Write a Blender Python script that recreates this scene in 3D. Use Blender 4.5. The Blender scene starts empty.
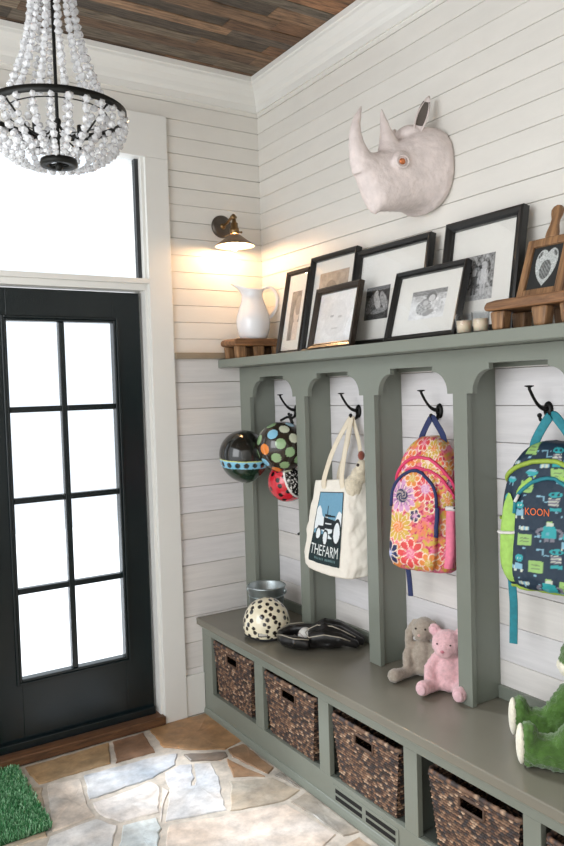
import bpy, bmesh, math, random
from math import sin, cos, pi, sqrt, atan2, exp
from mathutils import Vector, Matrix, Euler, noise
random.seed(7)
C = bpy.context.scene.collection

# ------------------------------------------------------------------ basics
def s2l(c):
    c /= 255.0
    return c/12.92 if c <= 0.04045 else ((c+0.055)/1.055)**2.4
def rgb(r, g, b, a=1.0):
    return (s2l(r), s2l(g), s2l(b), a)
def mixc(a, b, t):
    return tuple(a[i]*(1-t)+b[i]*t for i in range(3))+(1.0,)
def clamp(x, a=0.0, b=1.0):
    return a if x < a else b if x > b else x
def sstep(a, b, x):
    t = clamp((x-a)/(b-a)); return t*t*(3-2*t)
def fbm(x, y, z=0.0, o=3):
    return noise.fractal(Vector((x, y, z)), 0.6, 2.1, o)

def tag(o, label=None, cat=None, group=None, kind=None):
    if label: o['label'] = label
    if cat: o['category'] = cat
    if group: o['group'] = group
    if kind: o['kind'] = kind
    return o
def empty(name, loc=(0, 0, 0), rot=(0, 0, 0), label=None, cat=None, group=None):
    o = bpy.data.objects.new(name, None); C.objects.link(o)
    o.empty_display_size = 0.05
    o.location = loc; o.rotation_euler = rot
    return tag(o, label, cat, group)
def copy_tree(o, parent=None):
    c = o.copy(); C.objects.link(c)
    if parent: c.parent = parent
    for ch in list(o.children): copy_tree(ch, c)
    return c

class MB:
    def __init__(self):
        self.v = []; self.f = []; self.c = []; self.sm = []
    def add(self, vs, fs, col=None, smooth=False):
        n = len(self.v)
        self.v += [tuple(p) for p in vs]
        self.f += [tuple(i+n for i in q) for q in fs]
        self.sm += [smooth]*len(fs)
        if col is None: col = (1, 1, 1, 1)
        self.c += list(col) if isinstance(col, list) else [col]*len(vs)
        return self
    def box(self, x0, x1, y0, y1, z0, z1, col=None):
        vs = [(x, y, z) for x in (x0, x1) for y in (y0, y1) for z in (z0, z1)]
        fs = [(0, 1, 3, 2), (4, 6, 7, 5), (0, 4, 5, 1), (2, 3, 7, 6), (0, 2, 6, 4), (1, 5, 7, 3)]
        return self.add(vs, fs, col)
    def prism(self, poly, axis, a, b, col=None):
        n = len(poly)
        def P(u, w, t):
            return (t, u, w) if axis == 0 else (u, t, w) if axis == 1 else (u, w, t)
        vs = [P(u, w, a) for u, w in poly]+[P(u, w, b) for u, w in poly]
        fs = [tuple(range(n)), tuple(range(2*n-1, n-1, -1))]
        fs += [(i, n+i, n+(i+1) % n, (i+1) % n) for i in range(n)]
        return self.add(vs, fs, col)
    def tube(self, pts, r, n=8, col=None, cap=True, flat=None):
        pts = [Vector(p) for p in pts]; m = len(pts)
        rs = r if isinstance(r, (list, tuple)) else [r]*m
        vs = []; fs = []
        t0 = (pts[1]-pts[0]).normalized()
        up = Vector((0, 0, 1)) if abs(t0.z) < 0.9 else Vector((1, 0, 0))
        if flat is not None: up = Vector(flat[0])
        a = t0.cross(up).normalized()
        for i, p in enumerate(pts):
            t = (pts[min(i+1, m-1)]-pts[max(i-1, 0)]).normalized()
            a = (a-t*a.dot(t)).normalized(); b = t.cross(a)
            for k in range(n):
                th = 2*pi*k/n
                kb = 1.0 if flat is None else flat[1]
                vs.append(p+a*cos(th)*rs[i]+b*sin(th)*rs[i]*kb)
        for i in range(m-1):
            for k in range(n):
                k2 = (k+1) % n
                fs.append((i*n+k, i*n+k2, (i+1)*n+k2, (i+1)*n+k))
        if cap:
            fs.append(tuple(range(n-1, -1, -1))); fs.append(tuple((m-1)*n+k for k in range(n)))
        return self.add(vs, fs, col, True)
    def lathe(self, prof, n=24, c=(0, 0, 0), col=None, M=None, closed=False):
        vs = []; fs = []; m = len(prof)
        for r, z in prof:
            for k in range(n):
                th = 2*pi*k/n
                p = Vector((r*cos(th), r*sin(th), z))
                if M is not None: p = M @ p
                vs.append(p+Vector(c))
        for i in range(m-1 if not closed else m):
            j = (i+1) % m
            for k in range(n):
                k2 = (k+1) % n
                fs.append((i*n+k, i*n+k2, j*n+k2, j*n+k))
        return self.add(vs, fs, col, True)
    def ell(self, c, r, M=None, nu=20, nv=12, col=None, cut=pi):
        vs = []; fs = []
        c = Vector(c)
        if not isinstance(r, (list, tuple)): r = (r, r, r)
        for i in range(nv+1):
            ph = cut*i/nv
            for k in range(nu):
                th = 2*pi*k/nu
                p = Vector((r[0]*sin(ph)*cos(th), r[1]*sin(ph)*sin(th), r[2]*cos(ph)))
                if M is not None: p = M @ p
                vs.append(c+p)
        for i in range(nv):
            for k in range(nu):
                k2 = (k+1) % nu
                fs.append((i*nu+k, (i+1)*nu+k, (i+1)*nu+k2, i*nu+k2))
        return self.add(vs, fs, col, True)
    def surf(self, fn, nu, nv, col=None, wrap=False):
        """fn(u,v)->point, col(u,v)->colour; u,v in 0..1"""
        vs = []; cs = []
        for j in range(nv+1):
            for i in range(nu+(0 if wrap else 1)):
                u = i/nu; w = j/nv
                vs.append(fn(u, w)); cs.append(col(u, w) if col else (1, 1, 1, 1))
        W = nu if wrap else nu+1
        fs = []
        for j in range(nv):
            for i in range(nu):
                i2 = (i+1) % W
                fs.append((j*W+i, j*W+i2, (j+1)*W+i2, (j+1)*W+i))
        return self.add(vs, fs, cs, True)
    def mesh(self, name, merge=False):
        me = bpy.data.meshes.new(name)
        me.from_pydata(self.v, [], self.f); me.update()
        at = me.color_attributes.new('Col', 'FLOAT_COLOR', 'POINT')
        flat = [x for c in self.c for x in c]
        at.data.foreach_set('color', flat)
        me.polygons.foreach_set('use_smooth', self.sm)
        bm = bmesh.new(); bm.from_mesh(me)
        if merge: bmesh.ops.remove_doubles(bm, verts=bm.verts, dist=1e-5)
        bmesh.ops.recalc_face_normals(bm, faces=bm.faces)
        bm.to_mesh(me); bm.free()
        return me
    def build(self, name, mat, parent=None, bevel=0, seg=2, loc=None, rot=None, merge=False, keepn=False):
        me = self.mesh(name, merge)
        o = bpy.data.objects.new(name, me); C.objects.link(o)
        me.materials.append(mat)
        if parent: o.parent = parent
        if loc: o.location = loc
        if rot: o.rotation_euler = rot
        if bevel:
            b = o.modifiers.new('bevel', 'BEVEL'); b.width = bevel; b.segments = seg
            b.limit_method = 'ANGLE'; b.angle_limit = math.radians(40); b.harden_normals = False
        return o

def bake(o):
    bpy.context.view_layer.update()
    dg = bpy.context.evaluated_depsgraph_get()
    me = bpy.data.meshes.new_from_object(o.evaluated_get(dg))
    o.modifiers.clear(); o.data = me
    return o
def sculpt(o, voxel, smooth=6, disp=0.0, dscale=0.02, decim=None):
    """melt overlapping lumps into one continuous skin"""
    r = o.modifiers.new('r', 'REMESH'); r.mode = 'VOXEL'; r.voxel_size = voxel; r.use_smooth_shade = True
    s = o.modifiers.new('s', 'SMOOTH'); s.iterations = smooth; s.factor = 0.5
    mats = [m for m in o.data.materials]
    bake(o)
    if disp:
        me = o.data
        ns = [v.normal.copy() for v in me.vertices]
        for v, nn in zip(me.vertices, ns):
            d = noise.fractal(v.co/dscale, 0.7, 2.2, 3)
            v.co += nn*disp*d
        me.update()
    if not o.data.materials:
        for m in mats: o.data.materials.append(m)
    return o
def recolor(o, fn):
    me = o.data
    at = me.color_attributes.get('Col') or me.color_attributes.new('Col', 'FLOAT_COLOR', 'POINT')
    flat = []
    for v in me.vertices: flat += fn(v.co, v.normal)
    at.data.foreach_set('color', flat)

# ------------------------------------------------------------------ materials
def newmat(name):
    m = bpy.data.materials.new(name); m.use_nodes = True
    nt = m.node_tree; b = nt.nodes['Principled BSDF']
    return m, nt, b
def setp(b, **k):
    for n, v in k.items():
        if n in b.inputs: b.inputs[n].default_value = v
def mat(name, col, rough=0.5, metal=0.0, nscale=0, namp=0.1, bump=0.0, bscale=200, stretch=(1, 1, 1), **k):
    m, nt, b = newmat(name)
    setp(b, **{'Base Color': col, 'Roughness': rough, 'Metallic': metal}); setp(b, **k)
    if nscale or bump:
        tc = nt.nodes.new('ShaderNodeTexCoord'); mp = nt.nodes.new('ShaderNodeMapping')
        mp.inputs['Scale'].default_value = stretch
        nt.links.new(tc.outputs['Object'], mp.inputs['Vector'])
    if nscale:
        nz = nt.nodes.new('ShaderNodeTexNoise'); nz.inputs['Scale'].default_value = nscale; nz.inputs['Detail'].default_value = 5
        nt.links.new(mp.outputs['Vector'], nz.inputs['Vector'])
        cr = nt.nodes.new('ShaderNodeValToRGB')
        cr.color_ramp.elements[0].position = 0.3; cr.color_ramp.elements[1].position = 0.72
        cr.color_ramp.elements[0].color = tuple(c*(1-namp) for c in col[:3])+(1,)
        cr.color_ramp.elements[1].color = tuple(min(1, c*(1+namp)) for c in col[:3])+(1,)
        nt.links.new(nz.outputs['Fac'], cr.inputs['Fac']); nt.links.new(cr.outputs['Color'], b.inputs['Base Color'])
    if bump:
        n2 = nt.nodes.new('ShaderNodeTexNoise'); n2.inputs['Scale'].default_value = bscale; n2.inputs['Detail'].default_value = 4
        nt.links.new(mp.outputs['Vector'], n2.inputs['Vector'])
        bp = nt.nodes.new('ShaderNodeBump'); bp.inputs['Strength'].default_value = bump; bp.inputs['Distance'].default_value = 0.004
        nt.links.new(n2.outputs['Fac'], bp.inputs['Height']); nt.links.new(bp.outputs['Normal'], b.inputs['Normal'])
    return m
def vmat(name, rough=0.6, bump=0.0, bscale=300, namp=0.0, nscale=40, stretch=(1, 1, 1), **k):
    """colour from the mesh's own colour attribute, broken up by noise"""
    m, nt, b = newmat(name)
    setp(b, Roughness=rough); setp(b, **k)
    at = nt.nodes.new('ShaderNodeAttribute'); at.attribute_name = 'Col'
    out = at.outputs['Color']
    tc = nt.nodes.new('ShaderNodeTexCoord'); mp = nt.nodes.new('ShaderNodeMapping')
    mp.inputs['Scale'].default_value = stretch
    nt.links.new(tc.outputs['Object'], mp.inputs['Vector'])
    if namp:
        nz = nt.nodes.new('ShaderNodeTexNoise'); nz.inputs['Scale'].default_value = nscale; nz.inputs['Detail'].default_value = 6
        nz.inputs['Roughness'].default_value = 0.65
        nt.links.new(mp.outputs['Vector'], nz.inputs['Vector'])
        mr = nt.nodes.new('ShaderNodeMapRange')
        mr.inputs['From Min'].default_value = 0.3; mr.inputs['From Max'].default_value = 0.7
        mr.inputs['To Min'].default_value = 1-namp; mr.inputs['To Max'].default_value = 1+namp
        nt.links.new(nz.outputs['Fac'], mr.inputs['Value'])
        mx = nt.nodes.new('ShaderNodeVectorMath'); mx.operation = 'SCALE'
        nt.links.new(out, mx.inputs[0]); nt.links.new(mr.outputs['Result'], mx.inputs['Scale'])
        out = mx.outputs['Vector']
    nt.links.new(out, b.inputs['Base Color'])
    if bump:
        n2 = nt.nodes.new('ShaderNodeTexNoise'); n2.inputs['Scale'].default_value = bscale; n2.inputs['Detail'].default_value = 4
        nt.links.new(mp.outputs['Vector'], n2.inputs['Vector'])
        bp = nt.nodes.new('ShaderNodeBump'); bp.inputs['Strength'].default_value = bump; bp.inputs['Distance'].default_value = 0.004
        nt.links.new(n2.outputs['Fac'], bp.inputs['Height']); nt.links.new(bp.outputs['Normal'], b.inputs['Normal'])
    return m
def woodmat(name, c1, c2, axis=0, scale=6, rough=0.55, bump=0.25):
    m, nt, b = newmat(name); setp(b, Roughness=rough)
    tc = nt.nodes.new('ShaderNodeTexCoord'); mp = nt.nodes.new('ShaderNodeMapping')
    sc = [12.0, 12.0, 12.0]; sc[axis] = 1.0
    mp.inputs['Scale'].default_value = sc
    nt.links.new(tc.outputs['Object'], mp.inputs['Vector'])
    nz = nt.nodes.new('ShaderNodeTexNoise'); nz.inputs['Scale'].default_value = scale; nz.inputs['Detail'].default_value = 7; nz.inputs['Roughness'].default_value = 0.65; nz.inputs['Distortion'].default_value = 0.6
    nt.links.new(mp.outputs['Vector'], nz.inputs['Vector'])
    cr = nt.nodes.new('ShaderNodeValToRGB')
    cr.color_ramp.elements[0].position = 0.32; cr.color_ramp.elements[1].position = 0.68
    cr.color_ramp.elements[0].color = c1; cr.color_ramp.elements[1].color = c2
    nt.links.new(nz.outputs['Fac'], cr.inputs['Fac']); nt.links.new(cr.outputs['Color'], b.inputs['Base Color'])
    bp = nt.nodes.new('ShaderNodeBump'); bp.inputs['Strength'].default_value = bump; bp.inputs['Distance'].default_value = 0.004
    nt.links.new(nz.outputs['Fac'], bp.inputs['Height']); nt.links.new(bp.outputs['Normal'], b.inputs['Normal'])
    return m
def glassmat(name, tint=(0.97, 0.985, 1, 1), ior=1.45, extra=0.0):
    m = bpy.data.materials.new(name); m.use_nodes = True
    nt = m.node_tree; nt.nodes.remove(nt.nodes['Principled BSDF'])
    out = nt.nodes['Material Output']
    t = nt.nodes.new('ShaderNodeBsdfTransparent'); t.inputs['Color'].default_value = tint
    g = nt.nodes.new('ShaderNodeBsdfGlossy'); g.inputs['Roughness'].default_value = 0.02
    # Schlick reflectance, the same from both sides of the pane
    lw = nt.nodes.new('ShaderNodeLayerWeight'); lw.inputs['Blend'].default_value = 0.5
    pw = nt.nodes.new('ShaderNodeMath'); pw.operation = 'POWER'; pw.inputs[1].default_value = 5.0
    ma = nt.nodes.new('ShaderNodeMath'); ma.operation = 'MULTIPLY_ADD'; ma.inputs[1].default_value = 0.94; ma.inputs[2].default_value = 0.04+extra
    mx = nt.nodes.new('ShaderNodeMixShader')
    nt.links.new(lw.outputs['Facing'], pw.inputs[0]); nt.links.new(pw.outputs[0], ma.inputs[0]); nt.links.new(ma.outputs[0], mx.inputs['Fac'])
    nt.links.new(t.outputs[0], mx.inputs[1]); nt.links.new(g.outputs[0], mx.inputs[2])
    nt.links.new(mx.outputs[0], out.inputs['Surface'])
    return m
def emat(name, col, s):
    m, nt, b = newmat(name)
    setp(b, **{'Base Color': col, 'Emission Color': col, 'Emission Strength': s})
    return m

M = {}
M['white'] = mat('white_trim_paint', rgb(228, 227, 222), 0.4, nscale=3, namp=0.03, bump=0.05, bscale=60)
M['wall_up'] = vmat('painted_board', 0.45, namp=0.03, nscale=5, stretch=(1, 1, 3), bump=0.06, bscale=90)
M['wall_lo'] = vmat('whitewashed_board', 0.6, namp=0.07, nscale=3.5, stretch=(1, 1, 14), bump=0.15, bscale=30)
M['gap'] = mat('gap_backing', rgb(134, 116, 102), 0.9, nscale=20, namp=0.1)  # brown backing seen in the gaps between boards
M['green'] = mat('sage_grey_paint', rgb(125, 130, 120), 0.34, nscale=5, namp=0.04, bump=0.04, bscale=80)
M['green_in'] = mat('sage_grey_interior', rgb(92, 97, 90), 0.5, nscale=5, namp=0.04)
M['ledge'] = mat('sage_ledge_warm_tint', rgb(146, 132, 112), 0.5, nscale=8, namp=0.06)  # sage ledge, browned to paint in the sconce's warm light
M['ceil'] = vmat('reclaimed_planks', 0.7, namp=0.75, nscale=5.5, stretch=(1.6, 14, 14), bump=0.6, bscale=14)
M['door'] = mat('black_green_door_paint', rgb(13, 25, 28), 0.25, nscale=14, namp=0.15, bump=0.06, bscale=40, stretch=(6, 6, 0.8))
M['glass'] = glassmat('window_glass')
M['fglass'] = glassmat('picture_glass', (1, 1, 1, 1), 1.5)
M['sash'] = mat('dark_sash', rgb(40, 42, 44), 0.4, nscale=10, namp=0.1)
M['thresh'] = woodmat('threshold_oak', rgb(58, 38, 24), rgb(118, 80, 50), 0, 7, 0.55)
M['stone'] = vmat('flagstone', 0.42, namp=0.34, nscale=13, bump=0.7, bscale=16)
M['bronze'] = mat('aged_bronze', rgb(92, 84, 76), 0.4, 0.7, nscale=30, namp=0.2)
M['brass'] = mat('old_brass', rgb(132, 106, 72), 0.33, 0.9, nscale=40, namp=0.2)
M['shade_out'] = mat('tan_bronze', rgb(138, 116, 94), 0.45, 0.5, nscale=30, namp=0.15)
M['benchtop'] = mat('sage_bench_reflect_dark', rgb(121, 117, 105), 0.25, nscale=4, namp=0.06, bump=0.04, bscale=80)  # same sage paint; the dark it reflects is put into the colour
M['shade_in'] = mat('white_enamel', rgb(250, 240, 220), 0.4, nscale=10, namp=0.02)
M['bulb'] = emat('lit_bulb', (1.0, 0.60, 0.30, 1), 300.0)
M['iron'] = mat('black_iron', rgb(26, 25, 24), 0.42, 0.6, nscale=30, namp=0.2)
M['chand_metal'] = mat('dark_chandelier_metal', rgb(30, 31, 29), 0.5, 0.5, nscale=30, namp=0.2)
M['crystal'] = mat('clear_crystal', (0.95, 0.96, 0.98, 1), 0.10, nscale=30, namp=0.02, **{'Transmission Weight': 0.52, 'IOR': 1.4, 'Coat Weight': 0.8})
M['ceramic'] = mat('white_ceramic', rgb(238, 238, 240), 0.12, nscale=6, namp=0.01, **{'Coat Weight': 0.5})
M['rustic'] = woodmat('rustic_pine_across', rgb(70, 44, 28), rgb(150, 102, 64), 1, 5, 0.55, 0.5)
M['rustic_z'] = woodmat('rustic_pine_upright', rgb(84, 58, 38), rgb(172, 130, 90), 2, 5, 0.55, 0.5)
M['rustic_x'] = woodmat('rustic_pine_long', rgb(78, 52, 34), rgb(156, 112, 74), 0, 5, 0.55, 0.5)
M['frame_black'] = mat('black_frame_wood', rgb(21, 21, 20), 0.28, nscale=16, namp=0.2)
M['frame_brown'] = mat('bronze_brown_frame_wood', rgb(48, 38, 30), 0.25, nscale=16, namp=0.25)
M['matboard'] = mat('mat_board', rgb(226, 224, 218), 0.8, nscale=60, namp=0.02)
M['print'] = vmat('photo_print', 0.45, namp=0.08, nscale=60)
M['chalk'] = vmat('chalkboard', 0.75, namp=0.1, nscale=60)
M['rhino'] = mat('white_papier_mache', rgb(224, 212, 208), 0.65, nscale=26, namp=0.10, bump=0.9, bscale=55)
M['rhino_dark'] = mat('dark_inner_ear', rgb(92, 84, 78), 0.8, nscale=20, namp=0.1)  # darker tone for the inside of the ears
M['copper'] = mat('copper_eye', rgb(214, 130, 84), 0.25, 0.6, nscale=20, namp=0.1)
M['helmet'] = vmat('helmet_shell', 0.16, namp=0.03, nscale=30, **{'Coat Weight': 0.6})
M['web'] = mat('black_webbing', rgb(22, 22, 22), 0.75, nscale=60, namp=0.2, bump=0.2, bscale=400)
M['foam'] = mat('dark_liner', rgb(34, 34, 34), 0.8, nscale=30, namp=0.1)
M['tin'] = mat('galvanised_tin', rgb(178, 188, 190), 0.36, 0.85, nscale=18, namp=0.25)
M['canvas'] = vmat('cotton_canvas', 0.85, namp=0.05, nscale=25, bump=0.35, bscale=420)
M['tprint'] = vmat('screen_print', 0.8, namp=0.04, nscale=80, bump=0.1, bscale=420)
M['tletter'] = mat('white_print_ink', rgb(225, 230, 228), 0.8, nscale=60, namp=0.03)
M['tletter2'] = mat('grey_print_ink', rgb(120, 150, 150), 0.8, nscale=60, namp=0.03)
M['cloth'] = vmat('printed_nylon', 0.62, namp=0.05, nscale=60, bump=0.2, bscale=350)
M['navy'] = mat('navy_webbing', rgb(36, 48, 92), 0.75, nscale=60, namp=0.15, bump=0.2, bscale=400)
M['teal'] = mat('teal_webbing', rgb(34, 128, 142), 0.7, nscale=60, namp=0.15, bump=0.2, bscale=400)
M['pinkmesh'] = mat('pink_mesh_fabric', rgb(240, 128, 158), 0.7, nscale=60, namp=0.1, bump=0.2, bscale=500)
M['magenta'] = mat('magenta_piping', rgb(214, 58, 104), 0.6, nscale=60, namp=0.1)
M['lime'] = mat('lime_piping', rgb(150, 176, 66), 0.6, nscale=60, namp=0.12)
M['limemesh'] = mat('lime_mesh_fabric', rgb(158, 200, 96), 0.7, nscale=60, namp=0.12, bump=0.2, bscale=500)
M['whiteband'] = mat('white_elastic', rgb(226, 222, 220), 0.7, nscale=60, namp=0.05)
M['orange_thread'] = mat('orange_thread', rgb(226, 112, 56), 0.7, nscale=60, namp=0.1)
M['plush'] = vmat('plush_pile', 0.95, namp=0.14, nscale=90, bump=0.9, bscale=240, **{'Sheen Weight': 0.4})
M['plusheye'] = mat('plush_eye', rgb(60, 46, 44), 0.2, nscale=20, namp=0.1)
M['leather'] = mat('black_leather', rgb(24, 23, 23), 0.32, nscale=22, namp=0.3, bump=0.4, bscale=90)
M['lace'] = mat('tan_lace', rgb(176, 168, 152), 0.5, nscale=40, namp=0.2)
M['redpatch'] = mat('red_patch', rgb(140, 40, 40), 0.5, nscale=30, namp=0.2)
M['ball'] = mat('baseball_white', rgb(222, 220, 214), 0.45, nscale=30, namp=0.05)
M['basket'] = vmat('woven_water_hyacinth', 0.6, namp=0.25, nscale=70)
M['dark'] = mat('dark_void', rgb(20, 19, 18), 0.9, nscale=10, namp=0.1)
M['grass'] = vmat('artificial_grass', 0.5, namp=0.1, nscale=50)
M['grassbase'] = mat('grass_backing', rgb(28, 82, 44), 0.9, nscale=40, namp=0.2)
M['candle'] = mat('cream_wax', rgb(236, 214, 184), 0.5, nscale=20, namp=0.04, **{'Subsurface Weight': 0.2})
M['porch'] = mat('pale_porch', rgb(225, 226, 228), 0.8, nscale=6, namp=0.03)
M['porch_post'] = mat('porch_post_paint', rgb(196, 198, 202), 0.8, nscale=6, namp=0.04)

H = 3.139           # ceiling
HB = 0.477          # bench top
ZS = 1.741          # shelf top

# ------------------------------------------------------------------ setting
def boards_wall(name, plane, a0, a1, zs, holes=(), upper=True, tone=None, thick=0.012, zsplit=None, ypl=0.0):
    """horizontal boards as geometry with real gaps; plane 'y' -> wall y=0 along x, plane 'x' -> wall x=0 along y"""
    mb = MB()
    for z0, z1, g in zs:
        for (b0, b1) in [(a0, a1)]:
            base = tone(z0) if tone else (0.8, 0.8, 0.8, 1)
            h = g*0.5
            prof = [(z0+h, 0.0), (z0+h, thick*0.75), (z0+h+0.001, thick), (z1-h-0.001, thick), (z1-h, thick*0.75), (z1-h, 0.0)]
            vs = []; fs = []
            for t in (b0, b1):
                for z, d in prof:
                    vs.append((t, 0.012-d+ypl, z) if plane == 'y' else (0.012-d+ypl, t, z))
            n = len(prof)
            for i in range(n-1): fs.append((i, i+1, n+i+1, n+i))
            fs.append(tuple(range(n))); fs.append(tuple(range(2*n-1, n-1, -1)))
            mb.add(vs, fs, base)
    return mb
rw = random.Random(3)
def tone_up(z):
    k = 1+rw.uniform(-0.025, 0.02)
    return tuple(s2l(c)*k for c in (223, 220, 213))+(1,)
def tone_lo(z):
    k = 1+rw.uniform(-0.05, 0.03); w = rw.uniform(-3, 3)
    return tuple(s2l(c)*k for c in (224+w*0.4, 220, 218-w))+(1,)
def zl(z0, z1, pitch, off, gaps):
    k = math.ceil((z0-off)/pitch-1e-6); cuts = [z0]
    while off+k*pitch < z1-1e-4:
        if off+k*pitch > z0+0.012: cuts.append(off+k*pitch)
        k += 1
    cuts.append(z1)
    return [(cuts[i], cuts[i+1], gaps[0]+(gaps[1]-gaps[0])*rw.random()**2) for i in range(len(cuts)-1)]
OFF_UP, P_UP = 2.967-0.0803*20, 0.0803
OFF_LO, P_LO = 1.504-0.1275*10, 0.1275

XL = -3.3; YB = -4.4
# door wall (y = 0): boards right of the casing, above the casing, left of the casing
w = MB()
for (a0, a1, z0, z1, up) in ((-0.53, 0.0, 1.76, H, True), (-0.53, 0.0, 0.0, 1.76, False), (-1.545, -0.53, 2.88, H, True), (XL, -1.545, 1.76, H, True), (XL, -1.545, 0.0, 1.76, False)):
    sub = boards_wall('w', 'y', a0, a1, zl(z0, z1, P_UP if up else P_LO, OFF_UP if up else OFF_LO, (0.0007, 0.0026) if up else (0.0012, 0.0028)), tone=tone_up if up else tone_lo)
    w.add(sub.v, sub.f, sub.c)
wd = w.build('wall_back', M['wall_up'])
tag(wd, kind='structure')
wd.data.materials.append(M['wall_lo']); wd.data.materials.append(M['gap'])
for p in wd.data.polygons:
    if p.center.z < 1.76: p.material_index = 1
# solid core behind the boards with openings for door and transom
core = MB()
for (x0, x1, z0, z1) in ((-0.62, 0.15, 0, H), (-1.45, -0.62, 2.70, H), (XL, -1.45, 0, H)):
    core.box(x0, x1, 0.0125, 0.13, z0, z1)
n0 = len(wd.data.polygons)
oc = core.build('wall_back_core', M['gap']); tag(oc, kind='structure'); oc.name = 'wall_back_core'

w = MB()
sub = boards_wall('w', 'x', YB, 0.0, zl(1.70, H, P_UP, OFF_UP, (0.0007, 0.0026)), tone=tone_up); w.add(sub.v, sub.f, sub.c)
sub = boards_wall('w', 'x', YB, 0.0, zl(0.0, 1.70, P_LO, OFF_LO, (0.0012, 0.0028)), tone=tone_lo); w.add(sub.v, sub.f, sub.c)
wr = w.build('wall_right', M['wall_up']); tag(wr, kind='structure')
wr.data.materials.append(M['wall_lo'])
for p in wr.data.polygons:
    if p.center.z < 1.70: p.material_index = 1
oc2 = MB().box(0.0125, 0.13, YB, 0.0125, 0, H).build('wall_right_core', M['gap']); tag(oc2, kind='structure')

# ceiling: reclaimed planks running along x
cb = MB(); y = 0.13; rc = random.Random(11)
cols = [(92, 72, 56), (108, 80, 58), (126, 92, 66), (98, 88, 76), (78, 68, 58), (146, 106, 76), (118, 104, 88), (86, 76, 66), (104, 78, 58), (130, 102, 78)]
while y > YB:
    wdt = rc.choice([0.06, 0.075, 0.09, 0.10]); x = XL-rc.random()
    while x < 0.15:
        L = rc.uniform(0.5, 1.5); c = rc.choice(cols); k = rc.uniform(0.75, 1.1)
        xa, xb = max(x, XL), min(x+L, 0.15)
        if xb > xa: cb.box(xa+0.0008, xb-0.0008, y-wdt+0.001, y-0.001, H+rc.uniform(0, 0.004), H+0.02, tuple(s2l(q)*k for q in c)+(1,))
        x += L
    y -= wdt
ce = cb.build('ceiling', M['ceil']); tag(ce, kind='structure')
cc = MB().box(XL, 0.15, YB, 0.13, H+0.0205, H+0.06).build('ceiling_deck', M['dark']); tag(cc, kind='structure')

# crown moulding on both walls
prof = [(0, -0.150), (0.010, -0.150), (0.012, -0.118), (0.018, -0.112), (0.024, -0.104), (0.030, -0.085), (0.044, -0.060), (0.058, -0.046), (0.064, -0.040), (0.066, -0.028), (0.070, -0.024), (0.070, 0), (0, 0)]
mb = MB()
def sweep_crown(mb, pts):
    n = len(prof); vs = []; fs = []
    for (px, py, dx, dy) in pts:
        for d, z in prof: vs.append((px+dx*d, py+dy*d, H+z))
    for i in range(len(pts)-1):
        for k in range(n): fs.append((i*n+k, i*n+(k+1) % n, (i+1)*n+(k+1) % n, (i+1)*n+k))
    mb.add(vs, fs)
sweep_crown(mb, [(XL, 0, 0, -1), (0, 0, -1, -1), (0, YB, -1, 0)])
tag(mb.build('trim_crown', M['white']), kind='structure')

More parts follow.
